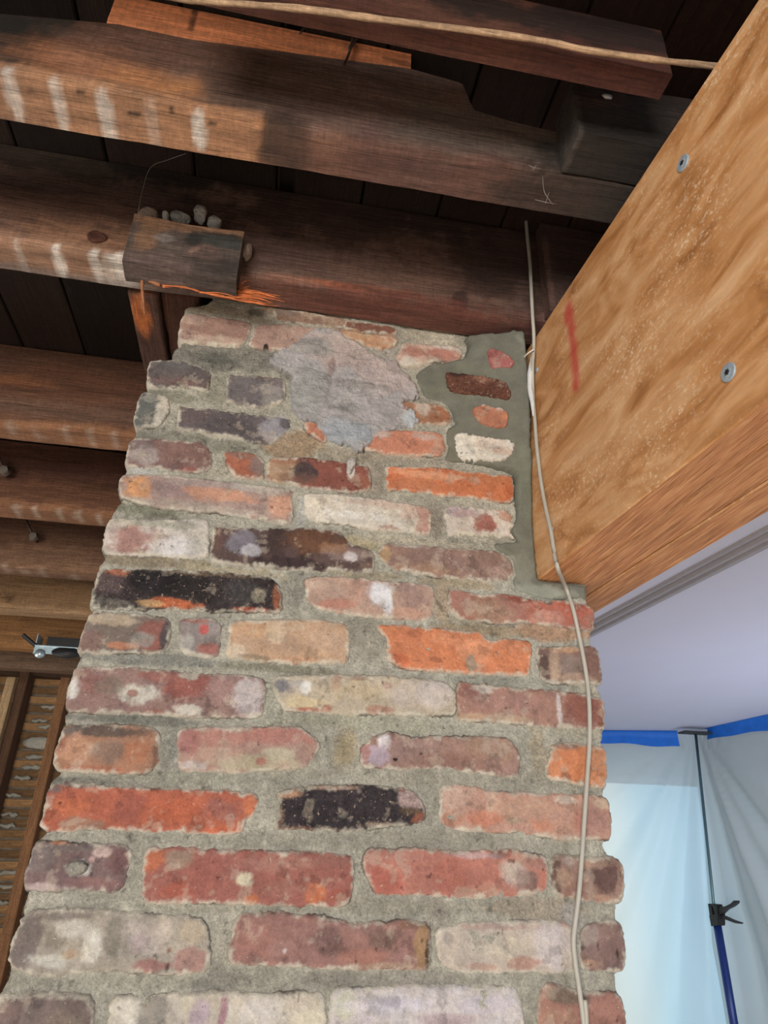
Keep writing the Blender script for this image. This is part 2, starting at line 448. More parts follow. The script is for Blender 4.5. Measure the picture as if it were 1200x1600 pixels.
# ================================================================== JOISTS
def plank(name, x0, x1, y0, y1, zb, zt, mat, parent=None, step=0.006, base=(110, 75, 60), blobs=(), seed=0,
          amp=0.0016, rr=0.004, stepx=None, wav=0.003, colvar=0.25):
    zbf = zb if callable(zb) else (lambda x: np.full_like(x, zb)); ztf = zt if callable(zt) else (lambda x: np.full_like(x, zt))
    nx = max(3, int((x1-x0)/(stepx or step))+1); xs = np.linspace(x0, x1, nx)
    hh = float(np.mean(ztf(xs)-zbf(xs))); m = max(4, int(hh/step)); k = max(4, int((y1-y0)/step))
    ring = []                                              # (y, t) t: 0 bottom 1 top
    for i in range(k): ring.append((y1+(y0-y1)*i/k, 0.0, 0))
    for i in range(m): ring.append((y0, i/m, 1))
    for i in range(3): ring.append((y0+(y1-y0)*i/3, 1.0, 2))
    for i in range(4): ring.append((y1, 1-i/4, 3))
    n = len(ring); Y = np.array([r[0] for r in ring]); T = np.array([r[1] for r in ring]); S = np.array([r[2] for r in ring])
    X = np.repeat(xs, n); Yv = np.tile(Y, nx); Tv = np.tile(T, nx); Sv = np.tile(S, nx)
    B = zbf(X)+wav*fbm(np.stack([X, X*0+seed, X*0], 1), 4, 2, seed); Tt = ztf(X); Zv = B+(Tt-B)*Tv
    V = np.stack([X, Yv, Zv], 1)
    q = V*np.array([0.35, 1.6, 1.6])
    ns = fbm(q, 45, 4, seed+3, 0.6)*amp+fbm(V, 7, 2, seed+5)*amp*1.2
    ns2 = fbm(q, 45, 4, seed+8, 0.6)*amp
    V[:, 1] += np.where(Sv == 1, ns, 0); V[:, 2] += np.where((Sv == 0), ns2, 0)
    # worn, chipped front-bottom arris
    dy = V[:, 1]-y0; dz = V[:, 2]-B
    e = np.clip(1-(np.abs(dy)+np.abs(dz))/(rr*1.2), 0, 1)*rr*np.clip(0.15+1.1*fbm(V*np.array([.5, 1, 1]), 50, 3, seed+11), 0, 1)
    V[:, 1] += e*0.7; V[:, 2] += e*0.7
    F = []
    I = np.arange(nx*n).reshape(nx, n)
    J = np.roll(I, -1, 1)
    F = np.stack([I[:-1].ravel(), J[:-1].ravel(), J[1:].ravel(), I[1:].ravel()], 1).tolist()
    F.append(I[0].tolist()); F.append(I[-1].tolist()[::-1])
    blobs = [(b_[0], b_[1], mute(b_[2], .86))+tuple(b_[3:]) for b_ in blobs]
    C = paint(V, mute(base, .82), blobs, seed, 40)
    gr = fbm(V*np.array([0.18, 1, 1]), 60, 4, seed+21, 0.65)
    C = C*(1+colvar*gr)[:, None]
    return mesh_obj(name, V, F, mat, parent, C, True, sharp=40)

def bl(c, r, col, st, soft=0.35, ro=0.55): return (np.array(c, float), r, col, st, soft, ro)
def mark(px, py, w=0.007, st=0.75, col=(236, 226, 216), Z=H, ln=0.035):
    p = onZ(px, py, Z); return bl(p, (w, ln, 0.012), col, st, 0.3, 0.45)

JW = 0.055
def topf(pts, Y):
    P = [onY(x, y, Y) for x, y in pts]; X = [p[0] for p in P]; Z = [p[2] for p in P]
    return lambda x: np.interp(x, X, Z)

# joist above and in front of the chimney, notched towards the right
j1 = empty('floor_joist', (0, -0.262, H), 'rough sawn joist with a notched top edge, in front of the others above the chimney', 'joist', 'old floor joists')
B1 = blobY([(60, 20, 130, 45, (34, 30, 25), 0.9), (20, 60, 60, 26, (32, 28, 24), 0.9), (40, 95, 60, 14, (38, 33, 28), 0.8),
            (235, 125, 75, 26, (212, 140, 84), 0.85, 0.5), (130, 100, 110, 35, (170, 108, 70), 0.7, 0.5), (200, 60, 90, 40, (122, 80, 62), 0.6),
            (330, 90, 100, 45, (120, 82, 66), 0.8, 0.5), (330, 175, 120, 12, (205, 135, 85), 0.7), (425, 190, 22, 6, (228, 150, 90), 0.95, 0.2),
            (560, 160, 150, 60, (128, 100, 92), 0.8), (800, 220, 150, 60, (112, 98, 90), 0.85), (970, 290, 120, 60, (66, 60, 54), 0.9),
            (450, 140, 120, 40, (110, 84, 72), 0.6)], -0.29)
B1 += [bl(onZ(110, 150, H), (0.12, 0.05, 0.02), (196, 142, 102), 0.8), bl(onZ(300, 215, H), (0.14, 0.05, 0.02), (190, 138, 100), 0.8),
       bl(onZ(445, 235, H), (0.028, 0.05, 0.02), (52, 42, 38), 0.85, 0.3), bl(onZ(520, 260, H), (0.03, 0.05, 0.02), (150, 105, 84), 0.6),
       bl(onZ(700, 290, H), (0.16, 0.05, 0.02), (112, 72, 62), 0.7), bl(onZ(900, 320, H), (0.12, 0.05, 0.02), (66, 56, 50), 0.85)]
B1 += [mark(18, 142, .007, .75), mark(93, 168, .006, .7), mark(168, 190, .008, .8), mark(240, 205, .007, .25), mark(311, 206, .007, .95, ln=.022)]
for (px, py) in ((125, 145), (50, 140), (205, 178), (218, 182), (272, 178), (332, 193), (268, 172)):
    B1.append(bl(onZ(px, py, H), (0.003, 0.003, 0.01), (50, 36, 30), 0.9, 0.3, 0.8))
plank('timber', -1.3, 0.72, -0.29, -0.237, H, topf([(-900, -60), (185, 38), (300, 62), (640, 107), (722, 130), (740, 172), (800, 190), (868, 206), (1300, 290)], -0.29),
      M_WOODX, j1, 0.0045, (124, 94, 80), B1, 3, rr=0.006, colvar=0.35)

# joist lying along the chimney face
j2 = empty('floor_joist', (0, -0.03, H), 'old joist with torn splintered underside running across the top of the chimney', 'joist', 'old floor joists')
B2 = blobY([(130, 350, 170, 32, (156, 110, 80), 0.8, 0.5), (60, 300, 160, 50, (98, 68, 58), 0.7), (160, 280, 200, 40, (78, 58, 52), 0.6), (100, 240, 250, 35, (60, 48, 36), 0.8),
            (330, 260, 200, 45, (40, 32, 27), 0.85), (150, 370, 13, 9, (82, 50, 40), 0.9, 0.3, .3), (560, 450, 110, 5, (205, 110, 70), 0.85, 0.5), (480, 455, 50, 5, (205, 112, 70), .8),
            (640, 440, 160, 35, (120, 88, 74), 0.7), (440, 445, 60, 24, (128, 100, 86), .7), (700, 330, 190, 45, (46, 34, 30), 0.85), (800, 400, 90, 60, (72, 50, 44), 0.8), (520, 330, 160, 50, (64, 44, 40), .8),
            (720, 470, 12, 16, (60, 44, 38), 0.8, .3), (810, 505, 30, 4, (200, 176, 160), .6), (400, 440, 16, 6, (90, 85, 80), .5), (575, 485, 6, 6, (205, 190, 180), .8, .3), (300, 447, 80, 7, (206, 112, 66), .9, .3), (420, 462, 40, 6, (170, 96, 66), .7)], -0.057)
B2 += [bl(onZ(100, 410, H), (0.14, 0.05, 0.02), (172, 128, 98), 0.75), bl(onZ(400, 470, H), (0.13, 0.05, 0.012), (140, 88, 70), 0.7),
       bl(onZ(650, 500, H), (0.20, 0.05, 0.02), (112, 62, 50), 0.85)]
B2 += [mark(33, 402, .006, .35), mark(94, 410, .008, .9), mark(152, 418, .006, .8), mark(175, 424, .012, .5), mark(200, 418, .018, .85)]
B2.append(bl(onZ(120, 435, H), (.25, .012, .02), (120, 118, 118), .5))
plank('timber', -1.4, 0.72, -0.057, -0.006, H, 2.434, M_WOODX, j2, 0.0045, (112, 84, 74), B2, 17, rr=0.006, colvar=0.35)
# knot standing out of the face
kc = onY(151, 370, -0.058); V = []; F = []
for i in range(5):
    for k in range(18):
        a = 2*math.pi*k/18; rr = 0.013*(1-0.24*i)*(1+0.08*math.sin(3*a+1)); V.append((kc[0]+rr*math.cos(a), kc[1]-(0.0, .0035, .002, .0005, .001)[i], kc[2]+0.8*rr*math.sin(a)))
for i in range(4):
    for k in range(18): F.append((i*18+k, i*18+(k+1) % 18, (i+1)*18+(k+1) % 18, (i+1)*18+k))
F.append(tuple(4*18+k for k in range(18)))
mesh_obj('knot', V, F, M_WOODX, j2, np.tile(lin((88, 54, 42)), (len(V), 1)))
# fresh torn splinters under the joist
sp = Geo()
def splinter(p, q, r0, r1, geo, bend=0.004):
    p, q = np.array(p), np.array(q); mid = (p+q)/2+np.array([random.uniform(-1, 1), random.uniform(-.5, 0), random.uniform(-1, 1)])*bend
    geo.tube(smooth_path([p, mid, q], 4), np.linspace(r0, r1, 9), 5)
for i in range(80):
    u = random.random(); px = 232+u*150; py = 436+u*24+random.uniform(-7, 9)
    a = onY(px, py, -0.060-random.uniform(0, .006)); L = random.uniform(0.02, 0.06)
    splinter(a, a+np.array([L, random.uniform(-.003, .002), -0.03*L+random.uniform(-.002, .002)]), random.uniform(.0008, .0026), .0004, sp)
for i in range(12):
    a = onY(370+random.uniform(-6, 12), 448+random.uniform(-3, 6), -0.062); splinter(a, a+np.array([random.uniform(.004, .018), -.004, random.uniform(-.012, .008)]), .0014, .0003, sp)
o = sp.make('splinters', M_NEWX, j2, True, colfn=lambda V: lin((214, 124, 74))*(1+0.35*fbm(V, 120, 2, 5))[:, None]); o['kind'] = 'stuff'; o['label'] = 'fresh orange torn splinters'
sp = Geo()
splinter(onY(222, 424, -.062), onY(226, 492, -.068), .0030, .0012, sp)
splinter(onY(220, 430, -.062), onY(250, 446, -.066), .0030, .0022, sp); splinter(onY(250, 446, -.066), onY(228, 425, -.066), .0020, .0010, sp)
splinter(onY(222, 425, -.064), onY(262, 440, -.064), .0034, .0008, sp); splinter(onY(226, 486, -.068), onY(220, 470, -.066), .0012, .0004, sp)
o = sp.make('hanging_splinter', M_NEWX, j2, True, col=lin((178, 120, 86))); o['label'] = 'long splinter hanging by one end'

# block scabbed on to the left of that joist, rubble on its top
blk = empty('timber_block', (-0.15, -0.075, 2.25), 'short weathered timber block fixed to a joist with mortar rubble on its top', 'block')
a, b = onY(208, 340, -0.095), onY(383, 352, -0.095)
bb = blobY([(290, 350, 110, 12, (158, 116, 86), 0.85), (230, 365, 20, 30, (150, 108, 76), 0.7), (345, 375, 40, 14, (60, 64, 62), 0.85), (320, 395, 22, 9, (140, 104, 92), .8, .3),
            (260, 372, 18, 6, (150, 140, 134), .6), (300, 372, 12, 10, (45, 44, 42), .8, .3), (260, 410, 70, 14, (112, 92, 86), .7), (350, 415, 50, 20, (72, 62, 58), .8)], -0.095)
plank('timber', a[0], b[0], -0.095, -0.0595, topf([(208, 412), (383, 441)], -0.095), topf([(208, 333), (300, 352), (383, 362)], -0.095), M_WOODX, blk, 0.003, (92, 78, 70), bb, 31, amp=0.003, rr=0.006, colvar=0.45)

def stone(name, c, r, mat, col, seed, label, cat, group=None, parent=None):
    V = []; F = []; n, m = 12, 8
    for i in range(m+1):
        th = math.pi*i/m
        for k in range(n):
            ph = 2*math.pi*k/n; V.append((math.sin(th)*math.cos(ph), math.sin(th)*math.sin(ph), math.cos(th)))
    V = np.array(V); d = 1+0.55*fbm(V, 1.4, 3, seed)
    V = V*d[:, None]; V = np.sign(V)*np.abs(V)**0.8
    V = V*np.array(r)+np.array(c)
    for i in range(m):
        for k in range(n): F.append((i*n+k, (i+1)*n+k, (i+1)*n+(k+1) % n, i*n+(k+1) % n))
    o = mesh_obj(name, V, F, mat, parent, lin(col)*(1+0.15*fbm(V, 200, 3, seed))[:, None], cat is None)
    return tag(o, label, cat, group)
for (px, py, rx, rz, col, lab) in ((232, 336, .011, .006, (150, 132, 118), 'flat tan rubble piece at the left end of the timber block'),
                                   (259, 340, .004, .003, (190, 186, 180), 'tiny pale rubble piece on the timber block'),
                                   (283, 341, .013, .007, (150, 148, 144), 'long low grey rubble piece on the timber block'),
                                   (313, 336, .009, .013, (178, 176, 174), 'tall upright pale rubble piece on the timber block'),
                                   (334, 349, .010, .006, (172, 170, 166), 'small pale rubble piece right of the upright one'),
                                   (389, 392, .006, .012, (176, 160, 146), 'pale crumb of mortar lodged at the right end of the timber block')):
    c = onY(px, py, -0.078); 
    if px == 389: c = onY(386, 392, -0.067)
    stone('mortar_rubble', c, (rx, .010, rz), M_SMEAR, col, int(px), lab, 'rubble', 'mortar rubble on the timber block')

# joists receding behind the chimney on the left
def far_joist(Y, w, ztop, base, lab, marks, blobs, seed, step=0.007):
    e = empty('floor_joist', (-1.2, Y, H), lab, 'joist', 'old floor joists')
    plank('timber', -3.0, -0.10 if Y < 0.5 else 0.55, Y, Y+w, H, ztop, M_WOODX, e, step, base, blobs+marks, seed, stepx=step*1.6, colvar=0.3)
    return e
mk = [mark(x, y, .006, .45, (196, 176, 160)) for x, y in ((22, 672), (60, 674), (101, 679), (141, 684), (181, 688))]
far_joist(0.41, .056, 2.434, (120, 80, 60), 'reddish brown joist just left of the chimney top, widest face of the lower group', mk,
          blobY([(20, 595, 50, 10, (176, 108, 62), .6), (120, 600, 130, 25, (134, 86, 60), .5), (100, 640, 160, 14, (122, 94, 76), .5)], .41)+[bl(onZ(100, 680, H), (.6, .05, .02), (170, 116, 78), .7)], 41)
mk = [mark(x, y, .008, .6, (200, 180, 160)) for x, y in ((25, 797), (57, 802), (92, 805), (122, 808), (156, 812))]
far_joist(0.80, .060, 2.434, (108, 68, 52), 'second joist down beside the chimney with pale lath marks and a bolt in front', mk,
          blobY([(90, 770, 140, 18, (140, 94, 64), .6), (28, 788, 8, 5, (60, 36, 28), .8, .3)], .80)+[bl(onZ(90, 805, H), (.6, .05, .02), (164, 112, 76), .7)], 43)
mk = [mark(x, y, .010, .4, (196, 176, 156)) for x, y in ((10, 889), (38, 892), (66, 896), (115, 902))]
far_joist(1.22, .066, 2.434, (122, 84, 62), 'third joist down beside the chimney with strong wavy grain', mk,
          blobY([(70, 870, 120, 18, (150, 112, 84), .6)], 1.22)+[bl(onZ(90, 892, H), (.6, .05, .02), (150, 110, 82), .6)], 45, .009)
far_joist(1.66, .066, 2.434, (158, 118, 78), 'fourth joist down beside the chimney, yellowish with knots', [],
          blobY([(15, 935, 8, 4, (90, 56, 34), .8), (60, 955, 100, 8, (186, 150, 112), .5)], 1.66), 47, .011)
far_joist(2.22, .066, 2.434, (164, 112, 62), 'golden brown joist behind the metal bracket', [],
          blobY([(45, 961, 6, 3, (96, 56, 30), .8), (72, 962, 8, 3, (96, 56, 30), .8)], 2.22), 49, .012)
far_joist(2.62, .066, 2.434, (120, 92, 70), 'brown joist nearest the lath wall', [], [], 51, .014)

# red board darkened towards its upper right, loose batten, near-black timber at the top
rb = empty('timber_board', (0.0, -0.40, H), 'dark reddish board at the top with a square cut right end', 'board')
plank('board', -0.16, onZ(1040, 138, H)[0], -0.418, -0.392, H, 2.33, M_WOODX, rb, 0.005, (100, 56, 42),
      blobY([(700, 20, 120, 14, (110, 70, 52), .5), (900, 40, 220, 26, (40, 27, 24), .9)], -0.418)+[bl(onZ(950, 110, H), (.08, .05, .03), (84, 44, 36), .7)], 61, amp=.001, rr=.002)
bt = Geo(); P = [onZ(x, y, H-0.004) for x, y in ((150, -22), (300, 0), (400, 8), (480, 15), (600, 31), (700, 43), (790, 55), (860, 66), (920, 79), (1030, 94), (1130, 105), (1300, 125))]
P = smooth_path(P, 8); rad = 0.0030*(1+0.25*fbm(P, 60, 3, 4)); bt.tube(P, rad, 8)
o = bt.make('loose_batten', M_WOODX, None, True, colfn=lambda V: lin((188, 158, 128))*(1+0.35*fbm(V, 90, 3, 8))[:, None])
tag(o, 'thin ragged pale batten running along the lower edge of the red board', 'batten')
st = empty('floor_joist', (0, -0.66, H), 'near-black joist above the red board at the top right', 'joist', 'old floor joists')
plank('timber', -1.0, 1.2, -0.66, -0.605, H+0.02, 2.434, M_WOODX, st, 0.008, (44, 36, 32), [], 63)

# new orange board wedged on top of the notched joist
nb = empty('wedged_board', (-0.1, -0.28, 2.40), 'fresh orange board wedged on top of the notched joist, bent nails sticking out', 'board')
a, b = onY(178, 0, -0.288), onY(643, 60, -0.288)
zt1 = topf([(178, 37), (300, 62), (640, 107)], -0.288)
gap = 0.0015
plank('board', a[0], b[0], -0.287, -0.25, lambda x: zt1(x)+gap, lambda x: np.maximum(np.minimum(zt1(x)+0.06, 2.434), zt1(x)+.01), M_NEWX, nb, 0.0035, (255, 150, 92),
      blobY([(304, 20, 3, 28, (92, 50, 34), .9, .3), (620, 95, 30, 4, (150, 88, 58), .8), (500, 45, 120, 6, (255, 140, 80), .6)], -0.287), 71, amp=.0012, rr=.002, colvar=.28, wav=.001)
ng = Geo()
for P, r in (([(552, 44), (548, 75), (537, 104)], .0016), ([(570, 46), (556, 62), (545, 82)], .0014), ([(488, 26), (478, 40), (469, 52)], .0014), ([(548, 42), (552, 60), (545, 75)], .0012)):
    Q = [onY(x, y, -0.291-0.006*i) for i, (x, y) in enumerate(P)]; ng.tube(smooth_path(Q, 4), r, 6)
M_RUST = m_plain('rusty_steel', (92, 74, 66), 0.6, 0.6, 300, .3)
ng.make('bent_nails', M_RUST, nb, True)

# dark stub beside the beam, top right, with nail head
sb = empty('stub_joist', (0.35, -0.315, H), 'dark joist stub with a cut end sticking out beside the new beam', 'joist')
sx = onZ(905, 210, H)[0]
plank('timber', sx, 0.75, -0.342, -0.293, H+.002, topf([(892, 130), (1050, 150), (1300, 190)], -0.342), M_WOODX, sb, 0.004, (64, 52, 46),
      blobY([(920, 150, 60, 14, (92, 62, 52), .6), (1000, 230, 120, 40, (40, 36, 32), .8)], -0.342)+[bl((sx, -.32, 2.3), (.006, .1, .1), (96, 88, 82), .6)], 81, amp=.002, rr=.006)
stone('nail_head', onY(949, 151, -0.345), (.0058, .002, .0034), m_plain('zinc', (190, 184, 178), .5, .5), (190, 184, 178), 5, None, None, None, sb)

# short hanging board on the right end of the chimney joist
hb = empty('hanging_board', (0.40, -0.07, H), 'short dark board hanging behind the cable against the beam', 'board')
a = onY(858, 488, -0.075)
plank('board', a[0], 0.60, -0.078, -0.059, a[2], 2.434, M_WOODX, hb, 0.004, (98, 70, 60), blobY([(858, 430, 5, 60, (150, 108, 92), .5)], -.078), 83, rr=.004)

# trimmer pieces left of the chimney head
tr = empty('trimmer', (-0.22, 0.2, H), 'short dark trimmer timber beside the top left corner of the chimney with an orange split', 'timber')
def yplank(name, x0, x1, y0, y1, z0, z1, base, seed, parent, blobs=()):
    g = Geo(); ny = 40; nx = 8; nz = 6
    xs = np.linspace(x0, x1, nx); ys = np.linspace(y0, y1, ny); ring = [(x, z0) for x in xs[:-1]]+[(x1, z) for z in np.linspace(z0, z1, nz)[:-1]]+[(x, z1) for x in xs[::-1][:-1]]+[(x0, z) for z in np.linspace(z1, z0, nz)[:-1]]
    V = np.array([(r[0], y, r[1]) for y in ys for r in ring]); n = len(ring)
    V[:, 2] += 0.002*fbm(V, 40, 3, seed); V[:, 0] += 0.0015*fbm(V, 40, 3, seed+4)
    F = [(i*n+k, (i+1)*n+k, (i+1)*n+(k+1) % n, i*n+(k+1) % n) for i in range(ny-1) for k in range(n)]+[tuple(range(n)), tuple((ny-1)*n+k for k in range(n))[::-1]]
    return mesh_obj(name, V, F, M_WOODY, parent, paint(V, base, blobs, seed), True)
yplank('timber', -0.202, -0.150, 0.004, 0.40, H+.004, 2.434, (92, 60, 46), 91, tr)
yplank('timber', -0.248, -0.206, 0.004, 0.40, H-.002, 2.434, (84, 56, 44), 93, tr, [bl((-.235, .05, H), (.012, .04, .02), (205, 118, 62), .9, .3)])

# subfloor boards over the joists, one by one
sf = empty('subfloor', (0, 0, 2.436), kind='structure')
x = -3.0; i = 0
M_SUB = M_WOODY
rs = random.Random(3)
hole = onZ(449, 275, 2.437)
while x < 1.3:
    wd = rs.choice((0.105, 0.12, 0.125)); x1 = x+wd-0.004
    if x < hole[0] < x1: x1 = hole[0]-0.011; nxt = hole[0]+0.011
    else: nxt = x+wd
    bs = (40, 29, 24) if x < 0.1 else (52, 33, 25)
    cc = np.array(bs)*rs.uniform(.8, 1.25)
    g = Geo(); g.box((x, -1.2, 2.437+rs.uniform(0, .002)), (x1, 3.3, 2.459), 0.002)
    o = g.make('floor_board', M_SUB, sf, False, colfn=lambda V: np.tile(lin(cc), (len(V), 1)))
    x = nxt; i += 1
plain_box('upper_floor', (-3.0, -1.2, 2.475), (1.3, 3.3, 2.49), M_DARK, kind='structure')  # dark colour of this cap puts in the void's shade above the gap

# ================================================================== LATH WALL (far left)
WY = 3.2
wb = empty('wall_back', (-1.3, WY, 0), kind='structure')
g = Geo(); g.box((-3.0, WY+.03, 0.0), (-0.3, WY+.05, 2.43)); g.make('plaster_backing', m_plain('old_plaster', (120, 108, 94), .95, 0, 30, .25), wb)
rs = random.Random(9)
z = 0.62
while z < 2.32:
    g = Geo(); dz = rs.uniform(-.002, .002); c = np.array((158, 122, 84))*rs.uniform(.74, 1.12)
    g.box((-2.4, WY+.018, z+dz), (-0.6, WY+.026, z+.036+dz), .001)
    g.make('lath', M_WOODX, wb, False, col=lin(c)); 
    z += 0.0465
pk = Geo()                                                # plaster keys curling through between laths
for (px, py, w) in ((80, 1105, 26), (72, 1135, 20), (68, 1160, 40), (60, 1183, 30), (50, 1198, 24), (35, 1216, 20), (20, 1242, 20), (15, 1272, 20), (8, 1290, 24), (12, 1365, 22), (8, 1385, 26), (5, 1410, 16), (62, 1126, 20)):
    c = onY(px, py, WY+.012); n = 7; P = [c+np.array([(k/(n-1)-.5)*w/240, rs.uniform(-.004, .002), rs.uniform(-.006, .006)]) for k in range(n)]
    pk.tube(P, [.003]+[rs.uniform(.006, .014) for _ in range(n-2)]+[.003], 7)
o = pk.make('plaster_keys', M_SMEAR, wb, True, col=lin((178, 174, 162))); o['kind'] = 'stuff'
c0 = onY(45, 1161, WY); stone('plaster_key', onY(60, 1161, WY), (.07, .012, .03), M_SMEAR, (188, 184, 172), 8, None, None, None, wb)
def stud(p_l, p_r, d0, d1, base, name='stud', z1=2.36):
    xl = onY(*p_l, WY-.06)[0]; xr = onY(*p_r, WY-.06)[0]; g = Geo(); g.box((xl, WY-d1, 0.0), (xr, WY-d0, z1), .003)
    return g.make(name, M_WOODZ, wb, False, col=lin(base))
stud((88, 1090), (103, 1090), -.016, .06, (140, 100, 68))
stud((25, 1090), (40, 1090), -.016, .10, (104, 76, 56))
stud((12, 1090), (26, 1090), .11, .15, (176, 148, 112), z1=2.30)
stud((-60, 1090), (-40, 1090), -.016, .10, (104, 76, 56))
g = Geo(); g.box((-3.0, WY-.07, 2.33), (-0.6, WY+.016, 2.43), .003); g.make('top_plate', M_WOODX, wb, False, col=lin((84, 62, 48)))

# ================================================================== METAL BRACKET AND BOLTS
M_ZINC = m_plain('galvanised_steel', (176, 194, 202), 0.35, 0.6, 60, .12)
M_BLACKM = m_plain('plain_black', (28, 28, 30), .6, 0, 60, .1)  # black of the strap; also shade painted into openings modelled solid
YB = 2.10
p0, p1 = onY(55, 1010, YB), onY(175, 1018, YB)
bk = empty('metal_bracket', (p0+p1)/2, 'galvanised metal channel bracket fixed under the golden joist, half hidden by the chimney', 'bracket')
x0, x1 = p0[0], p1[0]; zb = onY(60, 1010, YB)[2]
g = Geo()
g.box((x0, YB-.002, zb-.028), (x1, YB, zb+.004)); g.box((x0, YB, zb+.000), (x1, YB+.075, zb+.004)); g.box((x0+.02, YB+.073, zb+.0), (x1, YB+.075, zb+.055))
g.box((x0, YB-.008, zb), (x1, YB, zb+.004)); g.box((x0-.002, YB, zb-.03), (x0+.001, YB+.075, zb+.05))
g.make('channel', M_ZINC, bk)
g = Geo(); g.box((x0+.03, YB+.03, zb+.006), (x1, YB+.07, zb+.05)); g.make('recess_shade', M_BLACKM, bk)  # solid black box, its colour stands for the channel's shaded interior
g = Geo(); c = onY(62, 1021, YB-.01); g.tube([c-np.array([0, .004, 0]), c+np.array([0, .012, 0])], .018, 12); g.make('bolt', M_ZINC, bk, True)
c = onY(104, 1020, YB-.004); g = Geo(); g.tube([c-np.array([0, .003, 0]), c+np.array([0, .003, 0])], .022, 16); o = g.make('knockout', M_BLACKM, bk, True)
for vtx in o.data.vertices: vtx.co.x *= 2.6
g = Geo(); g.tube([onY(36, 992, YB), onY(56, 1009, YB)], .008, 6); g.make('strap', M_BLACKM, bk)
for (sx_, sy_, ex, ey, Y, lab) in ((-4, 708, 6, 735, .77, 'small bolt hanging before the second joist at the left edge'), (41, 812, 52, 838, 1.18, 'small bolt hanging before the third joist')):
    bo = empty('hanger_bolt', onY(ex, ey, Y), lab, 'bolt', 'bolts between the joists')
    a, b = onY(sx_, sy_, Y), onY(ex, ey, Y)
    g = Geo(); g.tube([a, b], .0035, 8); g.make('shank', M_RUST, bo, True)
    g = Geo(); g.tube([b+np.array([0, -.006, 0]), b+np.array([0, .004, 0])], .011, 6); g.make('nut', m_plain('nut', (150, 140, 130), .5, .6), bo)
    g = Geo(); g.tube([b+np.array([0, .004, 0]), b+np.array([0, .006, 0])], .015, 14); g.make('washer', M_RUST, bo, True)
    g = Geo(); g.tube([b+np.array([0, .006, 0]), np.array([b[0], Y+.034 if Y < 1 else Y+.044, b[2]])], .0035, 8); g.make('thread', M_RUST, bo, True)

# ================================================================== NEW BEAM
bm = empty('laminated_beam', (0.4, -0.6, BZ0), 'new laminated wooden beam of three plies bearing on the chimney at the right', 'beam')
side = np.array([BDIR[1], -BDIR[0], 0.0])                  # away from the visible face
def bpt(s, u, z): p = np.array([BX0, 0, 0])+BDIR*s+side*u; return np.array([p[0], p[1], z])
NY0, NY1 = -2.4, 0.30
for k in range(3):
    u0, u1 = k*BW/3+(0.0006 if k else 0), (k+1)*BW/3-0.0006
    ns, nu, nz = (430, 4, 60) if k == 0 else (150, 4, 4)
    dz = (0, .0012, .0004)[k]
    S = np.linspace(NY0, NY1, ns); bev = .0016
    ring = [(u1-bev, BZ0+dz), (u0+bev, BZ0+dz)]+[(u0, z) for z in np.linspace(BZ0+dz+bev, BZ1-bev, nz)]+[(u0+bev, BZ1), (u1-bev, BZ1), (u1, BZ1-bev), (u1, BZ0+dz+bev)]
    V = np.array([bpt(s, u, z) for s in S for (u, z) in ring]); n = len(ring)
    F = []; mi = []
    for i in range(ns-1):
        for q in range(n):
            F.append((i*n+q, i*n+(q+1) % n, (i+1)*n+(q+1) % n, (i+1)*n+q)); mi.append(1 if q in (0, n-1) else (0 if 1 <= q <= nz else 1))
    F.append(tuple(range(n))[::-1]); F.append(tuple((ns-1)*n+q for q in range(n))); mi += [1, 1]
    mk_ = np.zeros(len(V))
    if k == 0:
        for (px, py, ry, rz) in ((889, 490, .012, .020), (893, 515, .010, .022), (896, 545, .010, .022), (899, 572, .009, .022), (900, 598, .008, .014)):
            c = onBeam(px, py); d = V-c
            q_ = np.sqrt((d[:, 1]/ry)**2+(d[:, 2]/rz)**2)+.35*fbm(V, 120, 3, 6)
            mk_ = np.maximum(mk_, (1-sstep(.55, 1.35, q_))*.8)
    o = mesh_obj('ply', V, F, None, bm, None, False, mk_, [M_BEAMF, M_BEAMU], mi)
    if k == 0: o['label'] = 'near ply with a red crayon mark and sawdust on its face'
M_SCREW = m_plain('zinc_screw', (150, 162, 172), .5, .3, 200, .1)
def screw(px, py, name='structural_screw', R=.0085, parent=bm):
    c = onBeam(px, py); g = Geo(); n = 20
    V = []; F = []
    prof = ((1.0, .0002), (1.0, -.0010), (.94, -.0015), (.50, -.0017), (.42, -.0020), (.1, -.0020))
    for (r, h) in prof:
        for k in range(n):
            a = 2*math.pi*k/n; V.append(c+BDIR*math.cos(a)*r*R+np.array([0, 0, 1])*math.sin(a)*r*R+side*h)
    for i in range(len(prof)-1):
        for k in range(n): F.append((i*n+k, i*n+(k+1) % n, (i+1)*n+(k+1) % n, (i+1)*n+k))
    F.append(tuple((len(prof)-1)*n+k for k in range(n)))
    g.add(V, F); s = g.make(name, M_SCREW, parent, False)
    return s, c
for (px, py) in ((1068, 255), (1139, 582)):
    s, c = screw(px, py)
    g = Geo()
    for k in range(3):
        a = math.pi*k/3+.3; d = BDIR*math.cos(a)+np.array([0, 0, 1])*math.sin(a); e_ = BDIR*-math.sin(a)+np.array([0, 0, 1])*math.cos(a)
        V = [c+d*(-.0028)-e_*.0007-side*.0023, c+d*.0028-e_*.0007-side*.0023, c+d*.0028+e_*.0007-side*.0023, c+d*(-.0028)+e_*.0007-side*.0023]
        V += [v+side*.0006 for v in V]; g.add(V, [(0, 1, 2, 3), (4, 7, 6, 5), (0, 4, 5, 1), (1, 5, 6, 2), (2, 6, 7, 3), (3, 7, 4, 0)])
    g.make('drive_recess', M_BLACKM, s)
# ================================================================== CHIMNEY
ch = empty('brick_chimney', (0.1, 0.2, 0.0), 'old brick chimney of mixed red, orange and sooty bricks in crumbling grey mortar', 'chimney')

